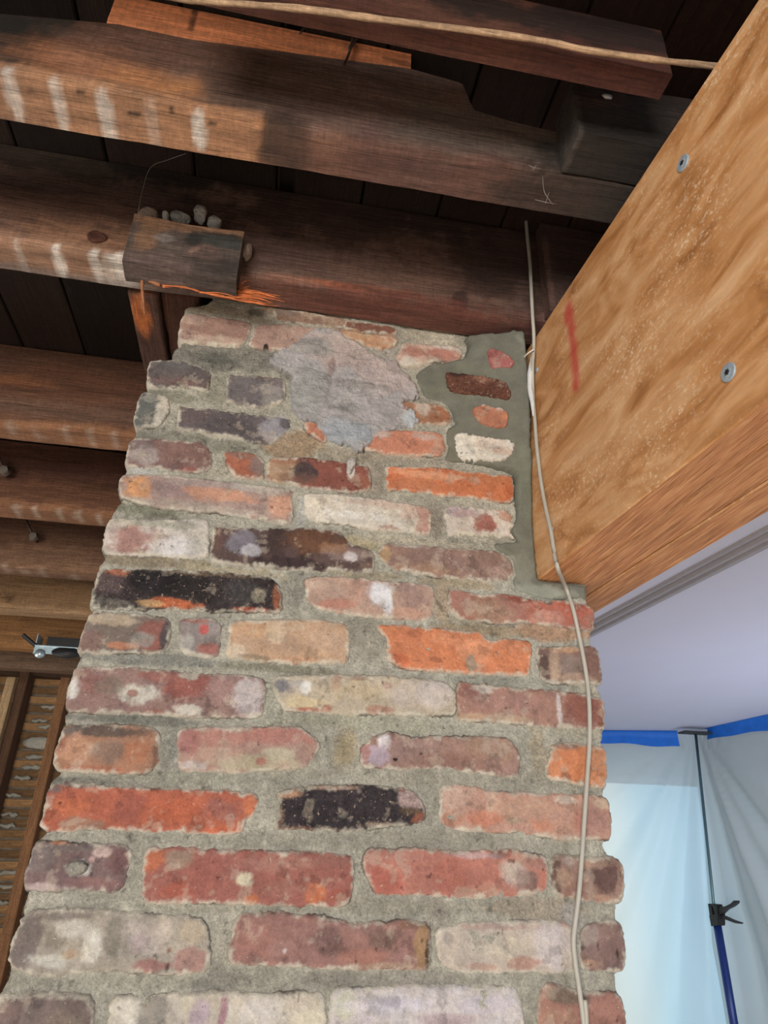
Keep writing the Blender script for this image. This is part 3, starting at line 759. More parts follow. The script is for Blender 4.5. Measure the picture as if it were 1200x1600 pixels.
# mortar core with the joints' relief on its front
OUT = [(288, 478), (284, 500), (281, 541), (271, 542), (266, 563), (238, 566), (230, 606), (222, 612), (213, 668), (206, 684), (201, 728), (191, 737), (190, 780),
       (183, 786), (168, 812), (163, 868), (152, 884), (147, 950), (142, 960), (124, 1018), (118, 1036), (104, 1112), (97, 1120), (99, 1132), (92, 1196), (90, 1208), (74, 1222),
       (68, 1290), (74, 1302), (54, 1312), (40, 1390), (36, 1418), (18, 1500), (10, 1528), (0, 1545), (-20, 1625), (-46, 1720),
       (1000, 1720), (985, 1625), (966, 1548), (967, 1526), (971, 1512), (966, 1432), (968, 1412), (968, 1346), (946, 1322), (950, 1312), (944, 1250), (946, 1234), (943, 1165), (944, 1148),
       (942, 1085), (936, 1072), (932, 1012), (925, 1002), (927, 985), (924, 951)]
poly = xz(OUT); poly += [(0.402, BZ0-.006), (0.314, BZ0-.006), (0.314, H+.030), (-0.125, H+.030)]
poly += [(-0.135, H-.003)]
def face_m(x, z): return 0.0006+0*x
MB = blobY([(330, 550, 130, 30, (128, 126, 118), .8), (440, 480, 40, 10, (140, 112, 92), .7), (300, 480, 60, 10, (186, 172, 146), .7), (400, 487, 16, 6, (80, 72, 66), .7), (470, 492, 60, 12, (168, 134, 108), .8),
            (680, 530, 50, 12, (202, 192, 170), .85), (600, 545, 20, 16, (190, 182, 172), .8), (655, 560, 40, 14, (190, 176, 158), .8), (560, 520, 50, 14, (192, 142, 106), .8, .4), (520, 505, 10, 10, (196, 184, 150), .9), (340, 560, 30, 8, (96, 98, 92), .6),
            (340, 610, 30, 25, (150, 146, 130), .7), (250, 640, 14, 30, (196, 190, 176), .8), (265, 620, 40, 10, (140, 138, 118), .7), (435, 680, 16, 30, (204, 202, 204), .7), (300, 690, 150, 12, (130, 130, 116), .7),
            (470, 700, 60, 22, (176, 148, 116), .85), (540, 712, 50, 10, (168, 156, 136), .7), (340, 735, 40, 12, (186, 178, 158), .7), (215, 735, 40, 6, (206, 204, 198), .8), (230, 795, 60, 12, (132, 134, 112), .8), (255, 815, 40, 10, (118, 116, 104), .6),
            (600, 712, 80, 10, (170, 158, 140), .6), (590, 745, 12, 26, (162, 148, 132), .6), (680, 815, 14, 26, (164, 154, 140), .8), (560, 850, 30, 14, (196, 180, 140), .85), (640, 845, 80, 8, (200, 190, 168), .8), (470, 800, 8, 25, (196, 196, 190), .8),
            (240, 878, 110, 10, (150, 134, 108), .8), (460, 920, 20, 40, (150, 146, 134), .7), (360, 893, 90, 10, (188, 176, 146), .8), (560, 897, 60, 8, (176, 160, 130), .7), (690, 935, 16, 40, (176, 152, 126), .8), (730, 913, 60, 8, (178, 160, 130), .8),
            (570, 1000, 40, 35, (164, 158, 142), .8), (250, 1030, 160, 9, (140, 140, 132), .8), (450, 1045, 90, 8, (140, 136, 116), .8), (780, 985, 90, 10, (176, 152, 120), .8), (870, 985, 60, 18, (192, 152, 122), .9), (750, 970, 60, 10, (160, 152, 130), .7),
            (780, 1065, 120, 8, (160, 160, 146), .7), (920, 1078, 30, 12, (192, 184, 160), .8), (200, 1124, 120, 7, (128, 128, 118), .8), (420, 1100, 18, 40, (178, 176, 158), .7), (560, 1130, 120, 12, (176, 174, 152), .8), (540, 1170, 18, 30, (176, 150, 100), .6, .6), (450, 1190, 50, 16, (188, 186, 160), .7),
            (265, 1170, 16, 50, (150, 150, 140), .6), (840, 1165, 14, 40, (174, 160, 134), .8), (900, 1145, 60, 10, (186, 180, 158), .8), (700, 1215, 260, 14, (178, 172, 154), .7), (300, 1215, 160, 8, (170, 168, 150), .7), (150, 1222, 80, 6, (120, 118, 110), .6),
            (430, 1310, 300, 12, (170, 166, 150), .7), (700, 1315, 200, 12, (172, 166, 150), .7), (210, 1360, 14, 50, (182, 178, 162), .7), (500, 1415, 400, 12, (174, 168, 150), .7), (100, 1405, 90, 10, (190, 186, 170), .8), (345, 1475, 20, 40, (178, 172, 156), .8), (690, 1460, 16, 60, (168, 160, 146), .8),
            (850, 1420, 90, 14, (176, 160, 140), .7), (890, 1430, 16, 20, (198, 190, 184), .8), (160, 1535, 170, 12, (170, 166, 150), .7), (330, 1545, 30, 40, (130, 128, 120), .5), (600, 1530, 200, 12, (158, 152, 140), .7), (160, 1580, 12, 40, (172, 168, 156), .7)])
V, F = slab(poly, 0.0018, face_m, 0.016, 0.40, 0.005, 0.0036, 501, 0.003, rnd=.003)
MB = [(b_[0], b_[1], mute(b_[2], .85)*1.03)+b_[3:] for b_ in MB]
C = paint(V, (190, 186, 172), MB, 500, 60)*1.36
C = C*(1+0.30*fbm(V, 28, 4, 88)+0.22*fbm(V, 190, 3, 89))[:, None]
hol = fbm(V, 150, 3, 97); C = C*(1-0.45*sstep(.42, .6, hol))[:, None]
o = mesh_obj('mortar', V, F, M_MORTAR, ch, C)
g = Geo(); g.box((-.199, .02, 0.0), (.398, .40, 1.30)); g.make('mortar_core', M_MORTAR, ch, False, col=lin((160, 154, 140)))

g = Geo(); g.box((0.316, .004, BZ0-.0062), (0.402, .30, BZ0-.0004)); g.make('bedding_mortar', M_MORTAR, ch, False, col=lin((150, 148, 134)))
CORNER = 0.105
def brick(pts, base, blobs=(), seed=0, face=None, amp=0.0015, mat=None, back=0.03, step=0.0013, rag=0.0016, proud=-0.0026, edge=0.0062, r=0.0052, rf=None, label=None, colvar=.16, name='brick', grow=.0014, film=1.0):
    rs = random.Random(seed*7+1); P = xz(pts, rf); tilt = rs.uniform(-.012, .012); tz = rs.uniform(-.03, .03); cx = sum(p[0] for p in P)/len(P); cz = sum(p[1] for p in P)/len(P)
    pr = proud+rs.uniform(-.0014, .0006)
    fc = (lambda x, z: pr+tilt*(x-cx)+tz*(z-cz)+(rf(x, z) if rf else 0))
    V, F = slab(P, step, fc, edge, back, r, amp, seed+10, rag*1.5, rnd=.0042, grow=grow); dd = slab.d
    B = blobY(blobs)
    B = [(b_[0], b_[1], mute(b_[2], .78))+b_[3:] for b_ in B]
    C = paint(V, mute(base, .78), B, seed, 75)
    C = C*(1+colvar*fbm(V, 30, 3, seed+2)+0.10*fbm(V, 210, 2, seed+4))[:, None]
    # limey film caught along the edges and in hollows
    lime = fbm(V, 55, 4, seed+33, .65); m = sstep(.24, .36, lime)*.34
    C = C*(1-m)[:, None]+lin((186, 172, 154))*m[:, None]
    dk = sstep(.26, .38, fbm(V, 60, 5, seed+61, .65))*.26
    hv = sstep(-.02, .10, fbm(V, 34, 5, seed+67, .65))*.30; C = C*(1-hv)[:, None]+(C*np.array([.80, .84, .95]))*hv[:, None]
    C = C*(1-dk)[:, None]
    pit = sstep(.50, .60, fbm(V, 150, 3, seed+43, .6)); C = C*(1-.55*pit)[:, None]
    # mortar film dragged over the arrises; shade of open cracks painted along parts
    en = fbm(V, 90, 4, seed+71, .65)
    me_ = (1-sstep(.0010, .0058, dd+.0075*en))*.82*film
    C = C*(1-me_)[:, None]+1.2*lin((182, 176, 162))*me_[:, None]
    ck = (1-sstep(.0006, .0030, dd))*sstep(.12, .38, fbm(V, 26, 2, seed+91))*.75*film
    C = C*(1-ck)[:, None]
    o = mesh_obj(name, V, F, mat or M_BRICK, ch, C)
    if label: o['label'] = label
    return o
W_ = (206, 198, 184); WH = (216, 212, 204); BK = (44, 38, 38); OR = (206, 112, 66); TAN = (196, 150, 112)
BR = [
 # course 0
 (((286, 490), (330, 494), (396, 505), (392, 522), (380, 543), (330, 540), (278, 536), (280, 515)), (164, 124, 108), [(300, 500, 25, 8, (188, 158, 138), .6), (340, 535, 60, 8, (196, 170, 150), .6)], dict(back=CORNER)),
 (((399, 508), (450, 508), (500, 514), (522, 522), (505, 545), (480, 556), (430, 548), (386, 544)), (176, 138, 122), [(470, 530, 50, 20, (180, 146, 128), .5), (415, 546, 4, 6, (30, 26, 24), .95, .2, .2)], dict(amp=.0012)),
 (((424, 482), (480, 488), (520, 496), (545, 502), (540, 514), (500, 510), (430, 503)), (150, 116, 94), [(450, 490, 24, 8, (120, 106, 96), .6)], {}),
 (((532, 502), (580, 506), (622, 513), (620, 524), (570, 520), (535, 514)), (134, 84, 66), [], dict(amp=.001)),
 (((528, 516), (580, 522), (618, 528), (622, 538), (590, 548), (560, 536), (532, 526)), (196, 144, 108), [(560, 525, 20, 6, (206, 160, 116), .7)], dict(amp=.0022)),
 (((628, 536), (680, 540), (716, 540), (724, 553), (718, 566), (680, 566), (650, 572), (632, 576), (618, 560)), (196, 160, 142), [(645, 552, 16, 7, (176, 112, 94), .8), (690, 556, 20, 8, (184, 112, 92), .8), (716, 560, 10, 6, (180, 120, 96), .7), (640, 568, 16, 8, W_, .8), (700, 545, 20, 4, W_, .6)], dict(amp=.0026)),
 # course 1
 (((234, 562), (273, 563), (305, 568), (329, 580), (329, 598), (326, 613), (290, 607), (227, 606), (230, 585)), (98, 88, 86), [(300, 600, 28, 8, (122, 90, 84), .8), (245, 596, 22, 8, (112, 86, 84), .7), (270, 570, 40, 6, (104, 104, 102), .5)], dict(back=CORNER, label='sooty grey brick at the upper left corner')),
 (((354, 586), (400, 588), (446, 592), (448, 612), (440, 630), (398, 638), (353, 628)), (110, 102, 102), [(430, 620, 22, 14, (150, 144, 140), .6), (400, 590, 40, 4, (128, 100, 96), .5)], dict(proud=-.0015)),
 # course 2
 (((221, 612), (262, 618), (266, 640), (250, 669), (209, 668), (214, 635)), (98, 100, 96), [(258, 640, 14, 26, (196, 188, 172), .9), (235, 625, 12, 8, (150, 148, 136), .6)], dict(back=CORNER)),
 (((279, 636), (350, 643), (429, 652), (456, 655), (455, 670), (440, 684), (416, 697), (380, 690), (339, 681), (276, 671)), (100, 90, 92), [(430, 672, 22, 22, (158, 156, 164), .75), (300, 650, 26, 14, (108, 88, 88), .5), (448, 664, 10, 8, (96, 90, 94), .8), (360, 668, 40, 14, (84, 78, 80), .6)], dict(label='long sooty purple grey brick')),
 (((473, 660), (486, 659), (500, 668), (512, 681), (510, 696), (497, 690), (476, 676)), (200, 122, 92), [], dict(proud=-.006)),
 (((622, 627), (660, 630), (692, 633), (704, 645), (708, 657), (694, 667), (655, 664), (622, 654)), (172, 118, 86), [(660, 640, 12, 12, W_, .6), (685, 650, 14, 10, (166, 100, 66), .7)], dict(amp=.002)),
 # course 3
 (((206, 685), (260, 686), (318, 690), (331, 709), (330, 733), (306, 740), (270, 736), (195, 730), (197, 710)), (132, 100, 94), [(228, 715, 20, 14, (168, 160, 154), .6), (290, 710, 40, 18, (130, 92, 84), .6), (215, 695, 20, 8, (112, 98, 96), .6), (300, 736, 16, 4, (150, 76, 64), .7)], dict(back=CORNER)),
 (((349, 704), (390, 707), (412, 716), (413, 735), (411, 752), (369, 747), (352, 732)), (172, 96, 68), [(405, 732, 14, 22, (130, 112, 108), .85), (375, 712, 20, 6, (120, 100, 90), .6)], dict(label='small orange red closer brick')),
 (((420, 716), (475, 714), (520, 720), (577, 730), (581, 750), (579, 767), (550, 773), (480, 763), (416, 752), (415, 735)), (140, 78, 66), [(440, 735, 28, 20, (182, 146, 110), .85), (472, 738, 16, 16, (70, 60, 62), .9), (440, 720, 26, 6, (170, 110, 84), .7), (460, 750, 26, 8, (120, 84, 72), .6), (548, 735, 6, 16, (206, 200, 196), .95, .2, .3), (570, 755, 10, 14, (176, 104, 80), .7), (545, 720, 26, 5, (170, 104, 78), .6)], {}),
 (((599, 729), (650, 730), (693, 731), (745, 738), (802, 744), (804, 765), (803, 788), (770, 785), (743, 780), (670, 772), (603, 768), (605, 750)), (212, 116, 70), [(680, 745, 50, 6, (226, 160, 120), .6), (620, 750, 20, 14, (204, 104, 66), .6), (760, 745, 60, 12, (186, 108, 64), .5), (795, 770, 10, 14, (200, 96, 52), .7), (650, 760, 30, 10, (190, 120, 84), .5)], dict(label='long bright orange brick beside the fresh mortar')),
 (((579, 673), (640, 673), (680, 674), (692, 681), (697, 709), (680, 715), (620, 712), (567, 706), (570, 690)), (208, 130, 100), [(590, 680, 18, 8, (200, 190, 182), .6), (665, 684, 20, 5, (196, 180, 170), .6), (690, 700, 8, 12, (186, 112, 84), .6)], {}),
 # course 4
 (((187, 742), (240, 741), (290, 745), (380, 755), (459, 765), (458, 800), (456, 822), (408, 812), (330, 802), (249, 797), (207, 784), (185, 779), (184, 760)), (168, 138, 126),
   [(218, 762, 28, 18, (214, 146, 92), .95, .3), (290, 765, 50, 14, (150, 124, 120), .8), (350, 775, 60, 12, (206, 142, 108), .8), (205, 785, 30, 10, (176, 160, 144), .7), (280, 790, 50, 8, (160, 148, 132), .6), (440, 790, 22, 22, (212, 152, 122), .85), (410, 790, 6, 30, (140, 118, 110), .7), (320, 755, 60, 7, (168, 148, 140), .7), (400, 765, 40, 8, (186, 176, 164), .7), (360, 800, 50, 5, (180, 166, 150), .6)], dict(back=CORNER)),
 (((475, 770), (520, 773), (570, 777), (620, 784), (672, 793), (675, 815), (672, 837), (593, 830), (530, 822), (477, 813)), (206, 196, 180), [(660, 812, 10, 22, (176, 112, 98), .8), (600, 790, 60, 6, (190, 158, 140), .6), (500, 785, 20, 10, (196, 182, 160), .6), (560, 808, 50, 6, (226, 222, 214), .7), (610, 828, 16, 5, (176, 110, 90), .6), (640, 805, 16, 12, (196, 150, 136), .5)], dict(amp=.002, label='whitewashed pale brick')),
 (((695, 790), (740, 793), (793, 797), (803, 808), (798, 816), (808, 822), (794, 832), (807, 843), (770, 838), (697, 837), (694, 812)), (204, 190, 176), [(755, 820, 16, 13, (166, 84, 68), .9, .25), (722, 800, 26, 8, (168, 146, 158), .7), (790, 806, 10, 8, (190, 120, 92), .7), (740, 805, 20, 6, (180, 140, 130), .5), (800, 812, 6, 6, (190, 112, 80), .7)], dict(amp=.0024, rag=.003)),
 # course 5
 (((170, 811), (250, 811), (326, 810), (328, 840), (326, 872), (250, 872), (159, 868), (162, 840)), (192, 182, 172), [(205, 845, 34, 20, (160, 110, 100), .9), (240, 840, 26, 14, (176, 136, 126), .6), (172, 830, 16, 22, (178, 158, 150), .5), (240, 818, 90, 7, (150, 148, 130), .7), (280, 855, 40, 14, (212, 206, 204), .7), (310, 845, 16, 20, (176, 170, 152), .6)], dict(back=CORNER, amp=.003)),
 (((331, 822), (402, 826), (460, 824), (530, 830), (548, 850), (583, 860), (586, 878), (583, 896), (540, 893), (440, 891), (390, 886), (329, 879)), (92, 70, 66), [(375, 850, 26, 20, (128, 122, 132), .8), (342, 845, 12, 16, (112, 80, 70), .7), (430, 850, 26, 26, (70, 52, 50), .8), (495, 845, 40, 22, (112, 72, 50), .9), (450, 880, 60, 10, (58, 44, 46), .8), (390, 862, 14, 8, (180, 178, 180), .8, .3), (540, 868, 34, 12, (140, 116, 110), .8), (548, 872, 10, 8, (204, 196, 196), .8), (520, 858, 20, 8, (160, 112, 76), .6), (575, 888, 12, 8, (130, 100, 84), .7)], dict(amp=.0022, label='long soot stained brown brick')),
 (((588, 863), (603, 847), (647, 850), (700, 856), (773, 860), (796, 872), (803, 888), (802, 902), (793, 910), (740, 907), (677, 902), (610, 890), (594, 873)), (148, 114, 100), [(640, 852, 26, 6, (176, 166, 156), .7), (602, 865, 10, 14, (196, 156, 110), .8), (780, 895, 22, 10, (178, 144, 128), .7), (690, 875, 60, 12, (136, 104, 94), .6), (670, 890, 40, 8, (170, 128, 98), .6)], dict(amp=.002)),
 # course 6
 (((154, 888), (220, 889), (312, 891), (380, 897), (420, 901), (436, 915), (442, 935), (441, 958), (400, 957), (333, 957), (220, 955), (140, 951), (145, 920)), (62, 52, 52),
   [(170, 905, 26, 20, (98, 80, 80), .85), (185, 893, 18, 8, (196, 112, 76), .8, .3), (300, 920, 60, 22, (44, 38, 38), .8), (235, 905, 30, 20, (38, 36, 38), .8), (380, 925, 40, 22, (74, 70, 70), .8), (270, 943, 30, 7, (204, 100, 56), .9, .3), (290, 948, 26, 6, (212, 108, 60), .8, .3), (232, 943, 18, 5, (208, 160, 104), .8), (170, 945, 40, 8, (112, 106, 96), .8), (436, 935, 8, 20, (176, 98, 64), .8, .3), (405, 930, 12, 14, (170, 160, 130), .6, .3), (395, 955, 26, 4, (186, 84, 56), .8, .3), (300, 895, 120, 5, (130, 106, 82), .6)],
   dict(back=CORNER, mat='dark', label='soot blackened brick with orange chips')),
 (((472, 902), (510, 900), (553, 902), (620, 908), (675, 914), (680, 930), (678, 950), (673, 970), (617, 968), (547, 963), (490, 950), (478, 935)), (182, 146, 126), [(593, 930, 20, 16, (220, 218, 220), .95, .3), (606, 945, 10, 16, (216, 216, 220), .9, .3), (648, 935, 26, 20, (160, 126, 116), .8), (520, 945, 30, 8, (188, 116, 94), .7), (560, 925, 20, 20, (190, 140, 120), .5), (500, 915, 26, 8, (196, 164, 140), .6), (640, 958, 30, 8, (192, 140, 116), .6)], {}),
 (((699, 924), (710, 920), (740, 927), (793, 928), (831, 938), (889, 939), (927, 950), (929, 968), (926, 988), (895, 985), (852, 977), (800, 974), (767, 975), (713, 965), (700, 950)), (170, 112, 94), [(880, 955, 50, 22, (188, 98, 76), .9), (810, 938, 28, 8, (140, 66, 50), .9), (900, 945, 34, 7, (166, 72, 52), .8), (850, 965, 24, 12, (206, 150, 128), .6), (765, 955, 30, 14, (168, 132, 106), .7), (720, 940, 20, 14, (176, 120, 104), .6), (855, 942, 8, 5, (96, 88, 78), .8), (775, 938, 26, 6, (150, 112, 92), .6)], dict(back=CORNER, label='red brick carrying the corner of the beam')),
 # course 7
 (((142, 957), (207, 957), (263, 965), (267, 985), (264, 1008), (253, 1023), (213, 1022), (120, 1022), (128, 990)), (120, 104, 94), [(180, 970, 50, 8, (176, 156, 130), .85), (165, 962, 12, 10, (180, 162, 140), .8), (235, 1008, 26, 12, (156, 88, 76), .85), (245, 985, 22, 12, (150, 84, 72), .8), (258, 995, 8, 24, (74, 66, 72), .9), (225, 1002, 16, 10, (148, 142, 134), .7), (195, 1010, 20, 5, (200, 122, 84), .7), (140, 1005, 18, 20, (130, 96, 88), .7)], dict(back=CORNER)),
 (((280, 967), (333, 964), (347, 977), (345, 1003), (341, 1029), (313, 1029), (280, 1020), (278, 990)), (142, 130, 126), [(320, 985, 7, 7, (190, 76, 72), .9, .3), (325, 1015, 18, 10, (176, 96, 84), .8), (300, 970, 30, 4, (170, 92, 80), .7), (292, 1005, 10, 12, (176, 172, 164), .6)], {}),
 (((358, 971), (420, 967), (480, 967), (545, 974), (548, 998), (544, 1020), (543, 1036), (500, 1039), (420, 1036), (352, 1029)), (192, 152, 118), [(400, 985, 40, 12, (206, 158, 116), .7), (440, 1008, 30, 14, (178, 144, 118), .6), (500, 1000, 40, 20, (190, 156, 130), .6), (370, 1018, 20, 10, (204, 188, 160), .6), (390, 1027, 30, 4, (120, 112, 92), .6), (430, 990, 14, 16, (210, 190, 160), .5), (480, 1033, 50, 4, (204, 146, 106), .6)], dict(proud=-.002, label='tan brick with sandy skin')),
 (((585, 975), (610, 975), (656, 979), (700, 983), (750, 988), (770, 1004), (784, 996), (820, 1000), (831, 1008), (830, 1030), (828, 1057), (780, 1055), (713, 1053), (632, 1047), (607, 1036), (602, 1018), (606, 1000)), (216, 124, 78), [(740, 1020, 30, 20, (226, 148, 104), .7), (735, 1035, 6, 12, (150, 140, 120), .8, .3), (680, 1032, 12, 5, (150, 84, 56), .6), (640, 990, 26, 10, (206, 116, 76), .6), (800, 1010, 24, 12, (208, 128, 88), .6), (625, 1030, 16, 10, (208, 96, 56), .6), (700, 1000, 30, 10, (222, 140, 96), .6)], dict(amp=.003, label='rough bright orange brick')),
 (((835, 1011), (880, 1009), (932, 1012), (938, 1033), (941, 1068), (900, 1070), (845, 1068), (838, 1040)), (138, 106, 94), [(848, 1040, 9, 28, (92, 70, 64), .9, .25), (865, 1035, 10, 30, (190, 158, 130), .7), (890, 1040, 20, 16, (140, 124, 116), .6), (925, 1035, 12, 26, (130, 90, 80), .8), (900, 1062, 30, 8, (178, 146, 122), .7), (880, 1015, 30, 6, (190, 144, 106), .7)], dict(back=CORNER)),
 # course 8
 (((117, 1041), (177, 1041), (267, 1047), (337, 1051), (413, 1057), (416, 1087), (410, 1122), (360, 1123), (313, 1122), (220, 1117), (100, 1113), (106, 1080)), (146, 112, 104),
   [(115, 1073, 12, 16, WH, .9, .3), (145, 1065, 26, 18, (146, 96, 88), .8), (215, 1085, 34, 18, (196, 190, 174), .85), (170, 1070, 20, 12, (130, 116, 102), .6), (295, 1075, 34, 24, (158, 86, 74), .9), (255, 1058, 30, 8, (160, 96, 84), .8), (345, 1085, 24, 22, (178, 134, 124), .6), (390, 1090, 26, 30, (196, 184, 180), .85), (295, 1110, 24, 10, (204, 196, 180), .85), (295, 1056, 14, 6, (190, 184, 164), .8), (250, 1100, 14, 12, (146, 112, 98), .6), (208, 1084, 8, 5, (150, 92, 82), .8, .3), (240, 1112, 20, 5, (164, 92, 76), .6)], dict(back=CORNER)),
 (((426, 1057), (470, 1054), (523, 1054), (600, 1055), (693, 1064), (711, 1078), (713, 1100), (711, 1119), (608, 1119), (507, 1115), (444, 1112), (429, 1089)), (182, 166, 142),
   [(440, 1072, 16, 12, (112, 110, 116), .9, .35), (462, 1070, 18, 6, (150, 150, 150), .6), (478, 1075, 8, 10, (216, 214, 208), .8, .3), (470, 1098, 36, 10, (204, 182, 138), .8), (480, 1110, 40, 3, (178, 88, 66), .8, .3), (510, 1108, 8, 5, (172, 84, 66), .7), (560, 1080, 46, 18, (190, 168, 132), .7), (640, 1085, 40, 20, (198, 180, 166), .7), (680, 1085, 30, 20, (196, 184, 178), .7), (595, 1112, 18, 8, (180, 120, 100), .7), (545, 1060, 30, 4, (150, 112, 92), .6), (605, 1072, 10, 6, (170, 116, 110), .6), (525, 1062, 8, 18, (176, 130, 106), .6)], dict(amp=.002)),
 (((713, 1065), (767, 1071), (830, 1076), (889, 1081), (943, 1090), (945, 1115), (945, 1142), (890, 1138), (800, 1132), (714, 1128), (712, 1095)), (164, 118, 102), [(735, 1080, 20, 14, (146, 92, 82), .7), (915, 1112, 34, 24, (146, 86, 72), .9), (872, 1105, 5, 26, (206, 194, 190), .8, .3), (800, 1100, 50, 16, (170, 124, 110), .6), (755, 1078, 16, 6, (190, 184, 170), .7), (740, 1122, 30, 6, (190, 156, 120), .6), (800, 1125, 40, 6, (176, 150, 118), .6)], dict(back=CORNER)),
 # course 9
 (((104, 1133), (180, 1132), (247, 1137), (254, 1153), (251, 1190), (236, 1205), (220, 1212), (163, 1210), (83, 1202), (86, 1180), (95, 1150)), (168, 118, 90), [(160, 1143, 60, 9, (84, 76, 70), .85), (115, 1145, 20, 10, (110, 100, 94), .7), (120, 1168, 22, 18, (196, 140, 106), .8), (215, 1175, 22, 22, (188, 116, 80), .8), (170, 1175, 22, 18, (140, 112, 96), .7), (245, 1180, 7, 26, (110, 80, 68), .7), (160, 1203, 50, 6, (180, 100, 72), .6), (100, 1160, 6, 14, (150, 90, 70), .7)], dict(back=CORNER, label='rounded orange brown brick with a dark upper edge')),
 (((278, 1137), (350, 1136), (470, 1135), (500, 1160), (497, 1175), (478, 1200), (400, 1207), (330, 1207), (277, 1206), (274, 1170)), (172, 134, 118), [(300, 1158, 16, 22, (160, 100, 94), .85), (350, 1155, 40, 16, (176, 116, 104), .8), (440, 1150, 50, 16, (178, 112, 100), .8), (300, 1196, 24, 10, (184, 170, 162), .8), (400, 1192, 60, 12, (180, 168, 134), .8), (430, 1178, 30, 10, (188, 182, 150), .7), (408, 1190, 8, 6, (178, 90, 80), .7), (340, 1180, 40, 12, (190, 150, 128), .6)], dict(proud=-.002)),
 (((562, 1165), (585, 1148), (610, 1142), (632, 1149), (661, 1151), (720, 1151), (793, 1152), (811, 1171), (814, 1195), (809, 1216), (782, 1213), (687, 1203), (620, 1202), (562, 1201)), (158, 120, 106), [(598, 1160, 14, 18, (222, 214, 214), .9, .35), (588, 1180, 16, 14, (188, 168, 184), .8), (570, 1175, 9, 20, (184, 124, 116), .8), (650, 1170, 40, 18, (158, 124, 116), .6), (760, 1170, 34, 18, (166, 130, 104), .6), (720, 1190, 60, 14, (150, 106, 92), .6), (617, 1187, 4, 3, (30, 26, 26), .95, .2, .2), (657, 1178, 2.5, 2, (40, 30, 28), .9, .2, .2)], {}),
 (((863, 1163), (880, 1158), (945, 1168), (949, 1204), (947, 1232), (918, 1230), (885, 1224), (852, 1217), (848, 1202), (858, 1182)), (206, 126, 82), [(885, 1166, 22, 7, (136, 112, 100), .8), (900, 1190, 30, 18, (214, 122, 74), .6), (930, 1190, 12, 20, (190, 130, 92), .6), (882, 1218, 6, 10, (120, 78, 60), .6), (850, 1205, 4, 14, (60, 44, 36), .8)], dict(back=CORNER, label='orange half brick at the right corner')),
 # course 10
 (((81, 1222), (167, 1226), (250, 1230), (346, 1233), (404, 1242), (403, 1258), (398, 1275), (384, 1280), (383, 1298), (346, 1308), (292, 1302), (167, 1298), (83, 1302), (63, 1292), (69, 1262)), (184, 94, 68), [(180, 1228, 120, 5, (104, 96, 94), .8), (90, 1232, 20, 10, (116, 104, 100), .8), (110, 1260, 30, 14, (200, 104, 66), .7), (200, 1262, 24, 26, (162, 86, 72), .7), (130, 1288, 36, 10, (140, 112, 92), .7), (270, 1265, 36, 20, (198, 96, 62), .7), (340, 1265, 30, 20, (160, 98, 86), .75), (392, 1262, 10, 18, (210, 116, 76), .8), (350, 1298, 26, 8, (206, 98, 62), .8), (95, 1255, 4, 3, (60, 36, 30), .8, .3)], dict(back=CORNER, label='long red orange brick at the left corner')),
 (((430, 1238), (470, 1230), (500, 1226), (580, 1227), (640, 1231), (660, 1250), (666, 1270), (660, 1287), (630, 1292), (550, 1298), (432, 1297), (428, 1285), (440, 1262)), (60, 52, 56), [(445, 1240, 22, 7, (196, 146, 112), .9, .3), (500, 1229, 50, 4, (190, 148, 124), .8, .3), (645, 1248, 20, 14, (186, 156, 150), .85), (628, 1232, 7, 5, (180, 74, 66), .8, .3), (655, 1280, 12, 10, (170, 96, 72), .85), (640, 1268, 18, 8, (120, 96, 72), .7), (470, 1296, 60, 4, (130, 82, 66), .8), (600, 1290, 30, 6, (176, 150, 124), .7), (437, 1275, 6, 14, (150, 110, 90), .7)], dict(mat='dark', amp=.0012, label='purplish black burnt brick in the middle')),
 (((686, 1232), (708, 1224), (792, 1237), (860, 1239), (917, 1240), (950, 1247), (957, 1283), (954, 1312), (904, 1315), (850, 1309), (812, 1303), (696, 1298), (685, 1283)), (192, 142, 120), [(750, 1278, 24, 12, (202, 120, 90), .8), (710, 1245, 26, 16, (208, 172, 150), .6), (700, 1280, 20, 10, (198, 130, 100), .6), (840, 1290, 22, 12, (198, 124, 94), .7), (905, 1285, 12, 20, (184, 112, 92), .7), (935, 1280, 20, 24, (170, 122, 108), .75), (880, 1250, 16, 8, (214, 196, 180), .7), (940, 1256, 16, 8, (196, 170, 140), .7), (820, 1262, 50, 12, (190, 148, 122), .5), (806, 1282, 14, 6, (150, 140, 110), .6)], dict(back=CORNER)),
 # course 11
 (((54, 1313), (120, 1314), (179, 1317), (208, 1325), (207, 1345), (202, 1367), (188, 1396), (138, 1394), (33, 1392), (42, 1354)), (124, 98, 96), [(120, 1355, 20, 14, (196, 190, 180), .95, .25), (160, 1332, 14, 8, (200, 170, 160), .9, .3), (145, 1342, 6, 6, (196, 160, 150), .8), (96, 1315, 14, 4, (212, 120, 66), .9, .3), (70, 1386, 40, 8, (190, 168, 166), .7), (60, 1340, 24, 20, (118, 108, 106), .6), (185, 1350, 20, 26, (118, 78, 76), .7), (150, 1380, 40, 8, (150, 104, 100), .6), (110, 1325, 50, 6, (112, 104, 100), .6)], dict(back=CORNER, label='purple grey brick with a blob of mortar')),
